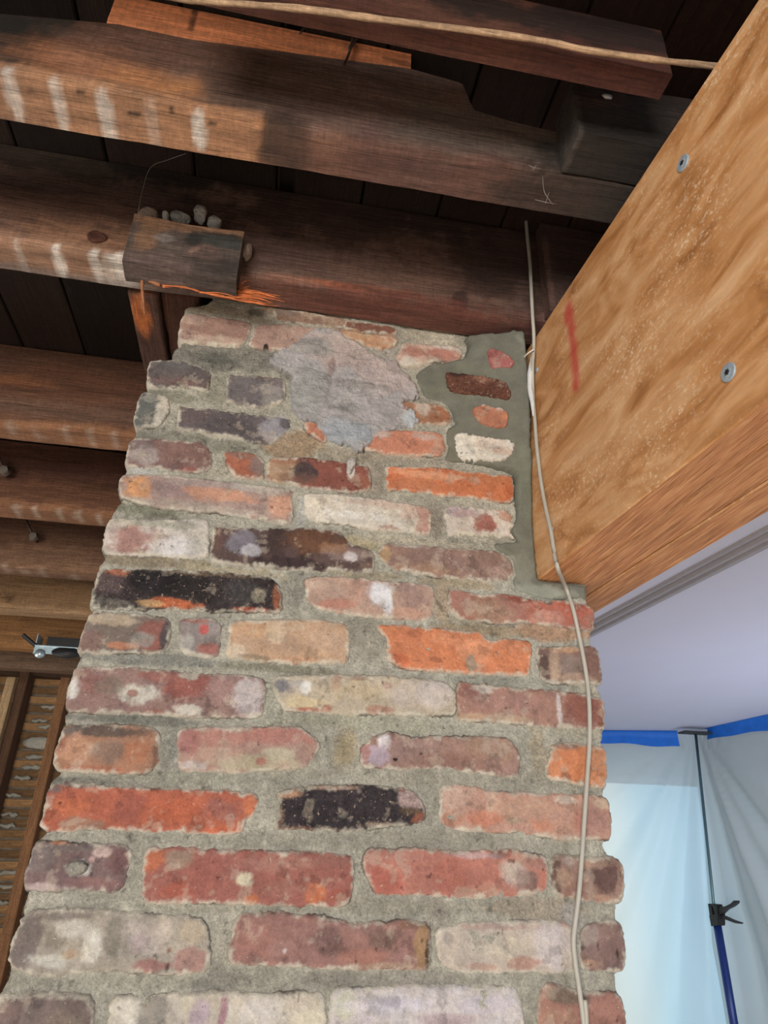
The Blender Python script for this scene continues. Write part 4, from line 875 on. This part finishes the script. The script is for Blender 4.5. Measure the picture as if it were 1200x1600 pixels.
 (((226, 1325), (292, 1319), (317, 1327), (400, 1328), (500, 1330), (552, 1334), (555, 1367), (545, 1418), (490, 1417), (400, 1414), (300, 1413), (222, 1413), (220, 1375)), (164, 96, 84), [(280, 1343, 22, 14, (160, 132, 112), .9, .3), (380, 1373, 12, 13, (214, 204, 170), .9, .3), (240, 1345, 18, 16, (196, 104, 66), .8), (280, 1390, 22, 16, (190, 92, 66), .7), (392, 1406, 12, 8, (208, 112, 66), .8), (495, 1395, 14, 14, (206, 110, 66), .8), (440, 1350, 60, 14, (170, 118, 104), .7), (320, 1370, 30, 30, (168, 92, 78), .6), (530, 1400, 20, 12, (172, 84, 66), .7), (520, 1345, 24, 10, (160, 104, 92), .6), (450, 1390, 40, 14, (160, 104, 92), .6)], {}),
 (((569, 1326), (620, 1325), (662, 1325), (717, 1331), (792, 1325), (854, 1336), (857, 1362), (856, 1392), (792, 1404), (717, 1403), (650, 1400), (583, 1396), (565, 1354)), (184, 112, 94), [(600, 1375, 34, 20, (192, 98, 80), .7), (745, 1336, 40, 7, (190, 160, 160), .7), (700, 1370, 26, 30, (182, 100, 82), .6), (805, 1365, 20, 20, (196, 186, 172), .75, .5), (825, 1375, 18, 20, (128, 100, 92), .7), (835, 1345, 24, 12, (160, 116, 104), .7), (640, 1340, 40, 10, (178, 122, 106), .6), (780, 1335, 20, 6, (120, 90, 84), .6), (760, 1390, 30, 10, (186, 130, 108), .6)], {}),
 (((862, 1335), (917, 1337), (962, 1337), (973, 1347), (976, 1375), (975, 1400), (971, 1412), (912, 1410), (862, 1397), (860, 1365)), (156, 120, 104), [(945, 1365, 26, 26, (104, 74, 68), .9), (868, 1370, 8, 26, (84, 60, 52), .8), (888, 1345, 10, 16, (184, 164, 154), .7), (880, 1375, 10, 16, (184, 146, 120), .7), (930, 1405, 30, 6, (168, 128, 106), .7), (925, 1350, 20, 6, (170, 134, 112), .7), (900, 1390, 20, 14, (150, 104, 88), .6)], dict(back=CORNER)),
 # course 12
 (((46, 1420), (100, 1418), (167, 1421), (230, 1425), (292, 1429), (323, 1438), (331, 1475), (325, 1521), (250, 1525), (179, 1517), (90, 1524), (37, 1522), (12, 1508), (18, 1467)), (166, 154, 138), [(40, 1470, 22, 46, (112, 98, 94), .85), (90, 1430, 50, 8, (120, 108, 100), .7), (90, 1465, 16, 16, (136, 124, 108), .7), (80, 1500, 40, 14, (206, 200, 184), .8), (120, 1450, 30, 14, (206, 198, 182), .7), (110, 1490, 14, 12, (186, 152, 120), .7), (145, 1480, 14, 26, (212, 206, 190), .8), (175, 1475, 16, 34, (130, 122, 106), .8), (230, 1465, 36, 28, (192, 176, 164), .8), (250, 1508, 30, 10, (164, 104, 96), .8), (300, 1500, 20, 18, (168, 112, 102), .7), (300, 1460, 22, 20, (186, 166, 140), .7), (215, 1475, 14, 20, (184, 160, 156), .6), (265, 1484, 5, 6, (140, 84, 70), .8, .3), (262, 1510, 3, 8, (60, 48, 44), .8, .3)], dict(back=CORNER, amp=.0025, label='crusty grey and cream brick at the left corner')),
 (((372, 1426), (430, 1425), (500, 1430), (550, 1440), (600, 1440), (637, 1436), (671, 1442), (673, 1488), (669, 1515), (604, 1515), (500, 1513), (420, 1510), (358, 1506), (362, 1450)), (160, 112, 102), [(510, 1475, 26, 24, (126, 92, 86), .8), (600, 1465, 40, 20, (124, 94, 84), .85), (660, 1475, 10, 34, (170, 130, 86), .85), (640, 1445, 20, 8, (128, 92, 72), .8), (400, 1470, 30, 30, (170, 112, 100), .6), (440, 1480, 20, 14, (176, 128, 120), .6), (560, 1495, 30, 12, (172, 112, 94), .6), (560, 1450, 30, 10, (150, 112, 104), .6), (668, 1490, 4, 24, (50, 36, 30), .8), (600, 1508, 40, 6, (180, 150, 120), .6), (445, 1485, 3, 3, (214, 206, 206), .9)], dict(amp=.002, label='mauve brick with dark speckled right half')),
 (((682, 1447), (733, 1440), (810, 1438), (887, 1436), (896, 1450), (898, 1490), (897, 1521), (810, 1521), (725, 1521), (684, 1508)), (188, 172, 156), [(790, 1448, 60, 8, (172, 136, 126), .7), (860, 1480, 26, 30, (196, 184, 184), .7), (700, 1465, 14, 14, (150, 140, 128), .7), (820, 1505, 20, 10, (178, 120, 104), .7), (750, 1510, 30, 8, (182, 136, 114), .7), (770, 1480, 40, 14, (206, 192, 168), .6), (885, 1440, 14, 8, (170, 130, 120), .6)], dict(amp=.0022)),
 (((906, 1447), (930, 1440), (962, 1434), (974, 1458), (978, 1490), (976, 1517), (958, 1519), (903, 1519), (902, 1480)), (138, 108, 100), [(905, 1475, 9, 20, (70, 60, 58), .8), (918, 1458, 16, 14, (170, 152, 142), .6), (920, 1505, 20, 12, (188, 144, 114), .7), (955, 1480, 16, 24, (136, 104, 98), .6), (963, 1490, 3, 12, (60, 44, 40), .8, .3)], dict(back=CORNER)),
 # course 13
 (((-4, 1552), (60, 1550), (125, 1550), (146, 1559), (148, 1590), (144, 1640), (60, 1642), (-24, 1642), (-14, 1600)), (122, 104, 98), [(80, 1570, 60, 20, (112, 96, 92), .5), (20, 1580, 20, 20, (130, 104, 98), .6), (100, 1600, 30, 20, (140, 124, 108), .5)], dict(back=CORNER)),
 (((172, 1556), (260, 1551), (380, 1549), (508, 1548), (512, 1590), (508, 1640), (330, 1642), (166, 1642), (168, 1600)), (192, 180, 164), [(200, 1580, 26, 26, (206, 200, 186), .7), (240, 1575, 16, 40, (130, 124, 114), .7), (310, 1580, 20, 26, (176, 152, 168), .8), (348, 1580, 8, 30, (150, 96, 116), .8), (290, 1570, 10, 20, (204, 196, 168), .7), (400, 1580, 40, 26, (206, 198, 190), .6), (480, 1590, 26, 30, (208, 198, 170), .6)], dict(amp=.0022, label='cream and lilac stained pale brick')),
 (((517, 1544), (580, 1540), (637, 1538), (720, 1538), (808, 1538), (816, 1560), (818, 1600), (818, 1640), (670, 1642), (516, 1642), (514, 1590)), (198, 188, 186), [(540, 1570, 20, 30, (192, 190, 160), .7), (620, 1570, 60, 14, (204, 196, 208), .7), (750, 1570, 40, 14, (196, 186, 198), .6), (700, 1592, 60, 10, (176, 150, 156), .7), (570, 1590, 20, 16, (186, 170, 180), .6)], dict(amp=.002)),
 (((842, 1546), (858, 1534), (917, 1549), (967, 1549), (978, 1580), (986, 1640), (910, 1642), (838, 1642), (838, 1590)), (166, 114, 98), [(880, 1555, 34, 14, (124, 104, 90), .9), (950, 1580, 22, 26, (172, 116, 100), .6), (870, 1590, 30, 16, (172, 128, 104), .6)], dict(back=CORNER)),
 # course 14, below the frame
 (((-24, 1664), (150, 1664), (330, 1664), (332, 1710), (330, 1760), (-44, 1760)), (164, 100, 84), [], dict(back=CORNER)),
 (((350, 1664), (480, 1664), (660, 1664), (662, 1760), (350, 1760)), (150, 112, 98), [], {}),
 (((684, 1664), (800, 1664), (988, 1664), (1000, 1760), (684, 1760)), (176, 130, 110), [], dict(back=CORNER)),
]
for i, (pts, base, blobs, kw) in enumerate(BR):
    kw = dict(kw)
    if kw.get('mat') == 'dark': kw['mat'] = M_DARKBRICK
    brick(pts, base, blobs, seed=600+i*5, **kw)

# bricks showing through the fresh mortar
WB = [(((758, 551), (768, 547), (780, 550), (804, 566), (801, 578), (780, 576), (764, 579)), (176, 98, 92), [(785, 565, 12, 8, (206, 182, 178), .8)], {}),
      (((695, 585), (740, 588), (790, 599), (797, 610), (797, 629), (750, 621), (701, 615)), (112, 66, 50), [(735, 587, 30, 5, (40, 30, 28), .9, .3), (790, 620, 10, 10, (50, 36, 34), .8), (755, 606, 24, 6, (170, 120, 96), .6, .5), (715, 592, 12, 5, (60, 40, 34), .7)], dict(mat=M_DARKBRICK, amp=.003, label='coarse dark brown brick face left bare in the fresh mortar')),
      (((734, 640), (752, 635), (793, 644), (793, 668), (770, 672), (740, 658)), (180, 112, 84), [(748, 641, 10, 5, (214, 196, 186), .8), (778, 650, 16, 10, (220, 206, 198), .9, .4), (782, 668, 10, 5, (206, 130, 80), .6)], {}),
      (((712, 680), (730, 682), (803, 693), (799, 708), (788, 724), (750, 720), (718, 717), (710, 705)), (214, 206, 190), [(760, 702, 20, 10, (206, 180, 164), .5), (780, 715, 12, 6, (200, 150, 124), .5)], dict(amp=.003, rag=.0026, label='chalky white brick face left bare in the fresh mortar'))]
for i, (pts, base, blobs, kw) in enumerate(WB):
    kw = dict(dict(rag=.0018, proud=-.0050, edge=.002, r=.003, film=0.0), **kw)
    brick(pts, base, blobs, seed=900+i*5, rf=rampf, **kw)

# fresh grey-green mortar packed round the beam pocket
WP = [(724, 525), (760, 520), (800, 518)]
WP2 = [(912, 925), (918, 938), (880, 938), (850, 938), (832, 932), (806, 922), (800, 910), (804, 895), (800, 872), (770, 858), (772, 848), (812, 846), (800, 834), (797, 826), (806, 815), (806, 795), (804, 770), (804, 745), (790, 738), (760, 730), (722, 724),
       (694, 722), (699, 700), (694, 682), (700, 668), (712, 664), (704, 642), (690, 630), (664, 622), (656, 606), (645, 592), (654, 580), (672, 568), (722, 566), (730, 545)]
P = xz(WP, rampf)+[(0.300, H-.006), (BX0-.0035-.003, H-.012), (BX0-.0005, 2.05), (BX0-.0005, BZ0-.001)]
P += [(0.402, BZ0-.003), (0.400, BZ0-.011)]+xz(WP2[1:])
def wet_face(x, z): return -0.0022+rampf(x, z)
V, F = slab(P, 0.0028, wet_face, 0.004, 0.012, 0.003, 0.0016, 930, .0016, rnd=.003)
C = paint(V, (102, 102, 92), blobY([(770, 530, 60, 8, (140, 138, 124), .7), (815, 560, 16, 30, (122, 124, 114), .6), (820, 750, 20, 60, (108, 110, 96), .6), (810, 890, 20, 30, (128, 128, 116), .6), (840, 925, 60, 10, (138, 140, 128), .8), (720, 600, 40, 30, (104, 104, 90), .6), (700, 700, 14, 30, (112, 108, 94), .6), (830, 600, 6, 60, (150, 152, 146), .6)]), 931)
C = C*(1+.12*fbm(V, 35, 3, 77))[:, None]
o = mesh_obj('fresh_mortar_patch', V, F, M_WET, ch, C); o['label'] = 'damp smooth grey green mortar around the beam pocket'

# old lavender grey mortar smeared over the upper bricks
SP = [(463, 539), (480, 522), (508, 512), (530, 524), (545, 532), (566, 544), (590, 560), (620, 570), (636, 588), (656, 614), (652, 628), (626, 630), (634, 638), (645, 642), (656, 655), (648, 672), (616, 672), (586, 680), (578, 696), (563, 709), (551, 707), (536, 697), (518, 691), (506, 684), (490, 662), (472, 658), (456, 640), (452, 607), (458, 590), (436, 578), (420, 566), (432, 552)]
_s1, _s2 = onY(550, 605), onY(535, 642)
def smear_bumps(p, p3, d):
    a = fbm(p3*np.array([.7, 1, 1.5]), 22, 3, 71, .55); ridge = np.abs(fbm(p3*np.array([.6, 1, 1.7])+.01*a[:, None], 20, 3, 75))
    cr = np.exp(-(((p[:, 0]-_s1[0])/.045)**2+((p[:, 1]-_s1[2])/.012)**2))+np.exp(-(((p[:, 0]-_s2[0])/.03)**2+((p[:, 1]-_s2[2])/.012)**2))
    return -0.0042*sstep(-.3, .5, a)+0.0032*(1-sstep(0, .05, ridge))-0.0014*np.abs(fbm(p3, 110, 4, 79))+.006*cr*fbm(p3, 95, 4, 83)
V, F = slab(xz(SP), 0.0014, lambda x, z: -0.0052+0*x, 0.001, 0.012, 0.003, 0.0026, 940, .0055, rnd=.004, bumps=smear_bumps)
C = paint(V, (156, 151, 149), blobY([(540, 550, 70, 30, (170, 152, 144), .8), (600, 590, 40, 24, (170, 152, 146), .7), (480, 545, 30, 14, (140, 137, 132), .8), (480, 610, 30, 40, (142, 142, 138), .7), (550, 680, 40, 22, (148, 154, 160), .8), (640, 655, 14, 14, (172, 178, 182), .7), (560, 605, 50, 8, (128, 124, 120), .7), (540, 640, 20, 8, (120, 118, 114), .6), (518, 578, 5, 12, (112, 84, 82), .5, .3)]), 941)
C = 1.55*C*np.array([.97, 1.0, 1.04])*(1+.22*fbm(V, 45, 4, 78)+.12*fbm(V, 200, 2, 79))[:, None]
o = mesh_obj('smeared_mortar', V, F, M_SMEAR, ch, C); o['label'] = 'lumpy lavender grey mortar smeared over the upper bricks'
V, F = slab(xz([(541, 722), (553, 718), (557, 728), (549, 738), (548, 744), (541, 742)]), .0016, lambda x, z: -.0085+0*x, -.002, .004, .002, .001, 951, .001, rnd=.002)
mesh_obj('mortar_drip', V, F, M_SMEAR, ch, np.tile(lin((206, 200, 196)), (len(V), 1)))
V, F = slab(xz([(104, 1350), (120, 1343), (136, 1346), (141, 1356), (130, 1368), (114, 1370), (104, 1362)]), .0016, lambda x, z: -.0105+0*x, -.002, .004, .004, .002, 953, .001, rnd=.003)
mesh_obj('mortar_drip', V, F, M_MORTAR, ch, np.tile(lin((196, 190, 178)), (len(V), 1)))

# plain bricks on the two side faces, course by course
zc = [onY(300, y)[2] for y in (505, 585, 650, 715, 775, 842, 922, 994, 1082, 1172, 1263, 1362, 1475, 1600, 1712)]
for i, z in enumerate(zc):
    for sgn, xf in ((-1, -.204 if i > 1 else -.178), (1, .404)):
        if sgn > 0 and z > BZ0-.035: continue
        y = .112 if i % 2 else .225
        while y < .40:
            L = min(.20, .398-y)
            if L > .03:
                g = Geo(); xa, xb = (xf, xf+.05) if sgn < 0 else (xf-.05, xf); g.box((xa, y, z-.026), (xb, y+L, z+.026), .005)
                c = np.array(random.choice(((164, 100, 84), (150, 112, 98), (120, 96, 92), (190, 120, 86)))); g.make('brick', M_BRICK, ch, False, col=lin(c))
            y += L+.012

# ================================================================== CABLE
cb = [(821, 334, -.072), (824, 370, -.074), (828, 410, -.076), (830, 450, -.077), (832, 490, -.074), (834, 520, -.066), (834, 545, -.056), (832, 575, -.054), (833, 620, -.046), (836, 660, -.040), (839, 700, -.032), (845, 750, -.023), (852, 790, -.016), (861, 830, -.012), (866, 862, -.010),
      (872, 890, -.008), (884, 918, -.010), (895, 950, -.0125), (904, 990, -.0115), (912, 1030, -.0115), (918, 1070, -.0125), (921, 1110, -.0125), (921, 1160, -.0115), (917, 1220, -.0125), (913, 1280, -.0125), (909, 1340, -.013), (904, 1400, -.0125), (899, 1440, -.012),
      (896, 1470, -.012), (899, 1505, -.012), (905, 1545, -.012), (911, 1590, -.013), (917, 1650, -.013), (920, 1720, -.012)]
def cpt(x, y, Y):
    if 575 < y < 900:
        q = onBeam(x, y); 
        if q[1] < 0: return CAM+(q-CAM)*(1-.0045/abs(np.dot(q-CAM, side)))
    return onY(x, y, Y)
P = smooth_path([cpt(x, y, Y) for x, y, Y in cb], 6)
top = P[0]+np.array([0, .02, .12]); P = np.vstack([[top, (top+P[0])/2+np.array([0, -.002, 0])], P])
g = Geo(); g.tube(P, .0026, 10)
M_CABLE = m_plain('grey_cable', (158, 154, 144), .5, 0, 60, .06, .05)
o = g.make('cable', M_CABLE, None, True); tag(o, 'thin grey cable hanging down the right side of the chimney past the new beam', 'cable')
g = Geo(); p2 = smooth_path([onY(x, y, -.0145) for x, y in ((907, 1562), (909, 1585), (911, 1640), (914, 1720))], 5); g.tube(p2+np.array([.0045, 0, 0]), .0024, 8)
tag(g.make('cable', M_CABLE, None, True), 'short second cable end joining the grey cable at the bottom edge', 'cable')
# white sealant around the cable, cable tie and clips
g = Geo(); Q = smooth_path([onY(x, y, Y) for x, y, Y in ((835, 540, -.052), (832, 560, -.051), (829, 580, -.050), (828, 605, -.045), (832, 630, -.042), (833, 650, -.040))], 6)
g.tube(Q, np.interp(np.arange(len(Q)), [0, 6, 14, 20, 25, len(Q)-1], [.0015, .0030, .0042, .0040, .0028, .0010])*(1+.2*fbm(Q, 150, 2, 4)), 9)
tag(g.make('sealant', m_plain('sealant', (186, 188, 188), .6, 0, 200, .08, .3), None, True), 'whitish bead of sealant squeezed along the cable at the top corner of the beam', 'sealant')
g = Geo(); g.tube([onY(819, 558, -.050), onY(826, 551, -.056), onY(834, 546, -.062)], .0011, 6)
tag(g.make('cable_tie', m_plain('tie', (196, 196, 190), .5), None, True), 'small pale cable tie end poking out beside the sealant', 'tie')
for (px, py, lab) in ((839, 578, 'small grey clip screw beside the sealant on the beam edge'), (863, 827, 'tiny grey clip holding the cable lower on the beam')):
    s, c = screw(px, py, 'cable_clip', .0042 if py < 600 else .003, None); tag(s, lab, 'clip', 'cable clips')
# cobwebs
M_WEB = m_plain('cobweb', (130, 126, 120), .9)
for i, (L, lab) in enumerate((([[(848, 275, -.294), (850, 298, -.296), (858, 312, -.294), (864, 320, -.29)], [(836, 312, -.293), (852, 316, -.296), (870, 319, -.29)], [(852, 318, -.296), (858, 300, -.293)]], 'wispy cobweb tuft on the notched joist near the beam'),
                              ([[(215, 335, -.10), (222, 300, -.11), (235, 262, -.13), (262, 250, -.16), (290, 240, -.20)]], 'single cobweb thread rising from the timber block'),
                              ([[(826, 258, -.294), (835, 262, -.296), (846, 264, -.292)], [(832, 266, -.293), (838, 258, -.295)]], 'small cobweb scrap above the larger tuft'))):
    g = Geo()
    for l in L: g.tube(smooth_path([onY(*q) for q in l], 4), .00028, 4)
    tag(g.make('cobweb', M_WEB, None, True), lab, 'cobweb', 'cobwebs')

# ================================================================== PLASTIC SHEETING ON THE RIGHT
def m_sheet():
    m, nt, b = new_mat('plastic_sheet')
    out = nt.nodes['Material Output']; tr = nt.nodes.new('ShaderNodeBsdfTransparent'); tl = nt.nodes.new('ShaderNodeBsdfTranslucent')
    tr.inputs[0].default_value = (.93, .96, .97, 1); tl.inputs[0].default_value = (.80, .86, .88, 1)
    b.inputs['Base Color'].default_value = (.66, .70, .71, 1); b.inputs['Roughness'].default_value = .35
    bump(nt, b, noise(nt, coords(nt), 14, 5, .6), .25, .01)
    m1 = nt.nodes.new('ShaderNodeMixShader'); m2 = nt.nodes.new('ShaderNodeMixShader')
    m1.inputs[0].default_value = .5; nt.links.new(b.outputs[0], m1.inputs[1]); nt.links.new(tl.outputs[0], m1.inputs[2])
    m2.inputs[0].default_value = .22; nt.links.new(m1.outputs[0], m2.inputs[1]); nt.links.new(tr.outputs[0], m2.inputs[2])
    nt.links.new(m2.outputs[0], out.inputs[0]); return m
M_SHEET = m_sheet()
CZ = 2.236
corner = onZ(1086, 1143, CZ); tl = onZ(945, 1142, CZ); tr2 = onZ(1200, 1118, CZ)
M_TAPE = m_plain('blue_tape', (24, 108, 206), .6, 0, 20, .12)
def sheet(name, a, b, fold, label, seed, top=CZ-.006, bot=.02, gather=1.0):
    """hangs from a to b; pleats fan out from the b end"""
    nu, nv = 150, 60; dv = b-a; L = np.linalg.norm(dv[:2]); d = dv/L; n = np.array([d[1], -d[0], 0])
    U, T = np.meshgrid(np.linspace(0, 1, nu), np.linspace(0, 1, nv)); U = U.ravel(); T = T.ravel()
    zz = top+(bot-top)*T
    ang = np.arctan2((1-U)*L, T*(top-bot)+.05)
    f = np.sin(ang*fold*3+seed)+.6*np.sin(ang*fold*7.3+seed*2.1); amp = .004+.045*np.minimum(1, T*2.0)*gather
    off = f*amp*np.exp(-((1-U)*L)*.8)+.02*fbm(np.stack([U*L, T*2, T*0+seed], 1), 3, 4, seed)*np.minimum(1, T*3)
    P = a[None, :]+dv[None, :]*U[:, None]+n*off[:, None]; P[:, 2] = zz
    I = np.arange(nu*nv).reshape(nv, nu)
    F = np.stack([I[:-1, :-1].ravel(), I[:-1, 1:].ravel(), I[1:, 1:].ravel(), I[1:, :-1].ravel()], 1).tolist()
    o = mesh_obj(name, P, F, M_SHEET, None); return tag(o, label, 'plastic sheet', 'dust sheets hung from the ceiling')
far_a = tl+(tl-corner)*1.1
sheet('plastic_sheet', far_a, corner, 4, 'clear plastic dust sheet in front of the bright window, left of the blue pole', 2)
far_b = tr2+(tr2-corner)*1.2
sheet('plastic_sheet', far_b, corner, 5, 'greyish plastic dust sheet with long diagonal pleats, right of the blue pole', 5, gather=1.6)
def tape(a, b, h, label, seed):
    n = 24; d = (b-a)/np.linalg.norm(b-a); s = np.array([d[1], -d[0], 0])
    if (s @ (CAM-a)) < 0: s = -s
    V = []
    for i in range(n+1):
        t = i/n; c = a+(b-a)*t; w_ = h*(1+.12*math.sin(7*t+seed)+.05*math.sin(23*t+seed))
        for (z, o_) in ((0.0, .03), (-.003, .005), (-w_*.5, .012+.004*math.sin(11*t)), (-w_, .016+.004*math.sin(9*t+1))):
            V.append(np.array([c[0], c[1], CZ-.0015+z])+s*o_)
    F = [(i*4+k, i*4+k+1, (i+1)*4+k+1, (i+1)*4+k) for i in range(n) for k in range(3)]
    o = mesh_obj('masking_tape', V, F, M_TAPE, None); return tag(o, label, 'tape', 'blue tape holding the dust sheets')
tape(far_a, tl+(corner-tl)*.80, .082, 'straight blue tape along the ceiling left of the pole', 1)
tape(corner+(tr2-corner)*.20, far_b, .072, 'wrinkled blue tape along the ceiling right of the pole', 4)

# window behind the left sheet
WYY = max(corner[1], tl[1])+.20
g = Geo(); 
wz1 = onY(1000, 1212, WYY)[2]; wx0 = onY(900, 1300, WYY)[0]; wx1 = corner[0]+.25
for a, b in (((-.2, WYY+.03, 0), (wx0, WYY+.12, 2.5)), ((wx1, WYY+.03, 0), (3.08, WYY+.12, 2.5)), ((wx0, WYY+.03, wz1), (wx1, WYY+.12, 2.5)), ((wx0, WYY+.03, 0), (wx1, WYY+.12, .35))): g.box(a, b)
o = g.make('wall_back', M_WALL, None); o['kind'] = 'structure'
we = empty('window_1', ((wx0+wx1)/2, WYY+.05, 1.2), kind='structure')
g = Geo()
for a, b in (((wx0, WYY, .35), (wx0+.05, WYY+.028, wz1)), ((wx1-.05, WYY, .35), (wx1, WYY+.028, wz1)), ((wx0+.05, WYY, wz1-.05), (wx1-.05, WYY+.028, wz1)), ((wx0+.05, WYY, .35), (wx1-.05, WYY+.028, .40))): g.box(a, b)
g.make('window_frame', M_WALL, we)
def m_sky(name, c, s):
    m, nt, b = new_mat(name); e = nt.nodes.new('ShaderNodeEmission'); e.inputs[0].default_value = (*lin(c), 1); e.inputs[1].default_value = s
    nt.links.new(e.outputs[0], nt.nodes['Material Output'].inputs[0]); return m
def m_outdoors():
    m, nt, b = new_mat('daylight'); e = nt.nodes.new('ShaderNodeEmission')
    tc = nt.nodes.new('ShaderNodeTexCoord'); sp_ = nt.nodes.new('ShaderNodeSeparateXYZ'); nt.links.new(tc.outputs['Generated'], sp_.inputs[0])
    r = ramp(nt, sp_.outputs[0], [(.0, tuple(lin((255, 250, 228)))), (.30, tuple(lin((224, 240, 238)))), (.50, tuple(lin((168, 214, 236)))), (1.0, tuple(lin((160, 204, 230))))])
    nt.links.new(r.outputs[0], e.inputs[0]); e.inputs[1].default_value = 1.45
    nt.links.new(e.outputs[0], nt.nodes['Material Output'].inputs[0]); return m
M_DAY = m_outdoors()
g = Geo(); g.box((wx0, WYY+.04, .35), (wx1, WYY+.05, wz1)); g.make('pane', M_DAY, we)

# ================================================================== SUPPORT POLE
YP = corner[1]-.12
def pp(x, y, dy=0): return onY(x, y, YP+dy)
_g0 = pp(1118, 1430); _u = np.array([.12, -.993, 0]); _n = np.array([_u[1], -_u[0], 0])
def ph(x, y, th=0):                                       # the plane in which the grip's handles swing, away from the sheet
    v = ray(x, y); return CAM+v*(((_g0-CAM) @ _n)/(v @ _n))+_n*th
pe = empty('support_pole', pp(1150, 1640), 'telescopic blue support pole with a black pump grip holding the sheets to the ceiling', 'pole')
M_STEEL = m_plain('steel_rod', (92, 120, 128), .35, .7, 50, .05); M_BLUE = m_plain('blue_tube', (28, 52, 118), .35, .2, 50, .05); M_PL = m_plain('black_plastic', (34, 33, 34), .5, 0, 50, .1)
topp = pp(1087, 1147); topp[2] = min(topp[2], CZ-.012)
gtop, gbot = pp(1115, 1412), pp(1121, 1446); low = pp(1147, 1600); axis = (low-gbot)/np.linalg.norm(low-gbot); foot = low+axis*((low[2]-.02)/-axis[2])
g = Geo(); g.tube([topp, gtop, gbot], .008, 10); g.make('inner_rod', M_STEEL, pe, True)
g = Geo(); g.tube([gbot, low, foot], .021, 14); g.make('outer_tube', M_BLUE, pe, True)
g = Geo(); c = topp; g.box(c+np.array([-.10, -.05, .0]), c+np.array([.10, .03, .010]), .003); g.make('head_plate', m_plain('plate', (52, 52, 50), .7), pe)
g = Geo(); g.tube([pp(1076, 865+280, -.02), pp(1072, 1143, -.04)], .002, 5)
g = Geo()
def pbox(pts, th=.03):
    V = [ph(x, y, -th/2) for x, y in pts]+[ph(x, y, th/2) for x, y in pts]; n = len(pts)
    g.add(V, [tuple(range(n)), tuple(range(n, 2*n))[::-1]]+[(i, i+n, (i+1) % n+n, (i+1) % n) for i in range(n)])
pbox([(1111, 1412), (1115, 1412), (1119, 1434), (1114, 1434)], .04); pbox([(1111, 1412), (1123, 1413), (1123.5, 1416), (1111.5, 1416)], .04); pbox([(1120, 1413), (1124, 1414), (1125, 1428), (1121, 1430)], .04)
pbox([(1114, 1430), (1127, 1428), (1127, 1446), (1117, 1447)], .05)
g.make('grip_housing', M_PL, pe)
g = Geo(); pbox([(1124, 1420), (1128, 1417), (1136, 1416), (1144, 1412), (1149, 1407), (1153, 1407), (1153, 1411), (1147, 1416), (1137, 1421), (1130, 1428), (1126, 1431)], .022); g.make('pump_handle', M_PL, pe)
g = Geo(); pbox([(1126, 1430), (1133, 1431), (1146, 1437), (1159, 1441.5), (1159, 1443.5), (1151, 1442.5), (1136, 1437), (1127, 1435)], .018); g.make('release_lever', M_PL, pe)
g = Geo(); g.box(foot+np.array([-.05, -.05, -.02]), foot+np.array([.05, .05, .006]), .004); g.make('foot_pad', M_PL, pe)
bpy.context.view_layer.update()
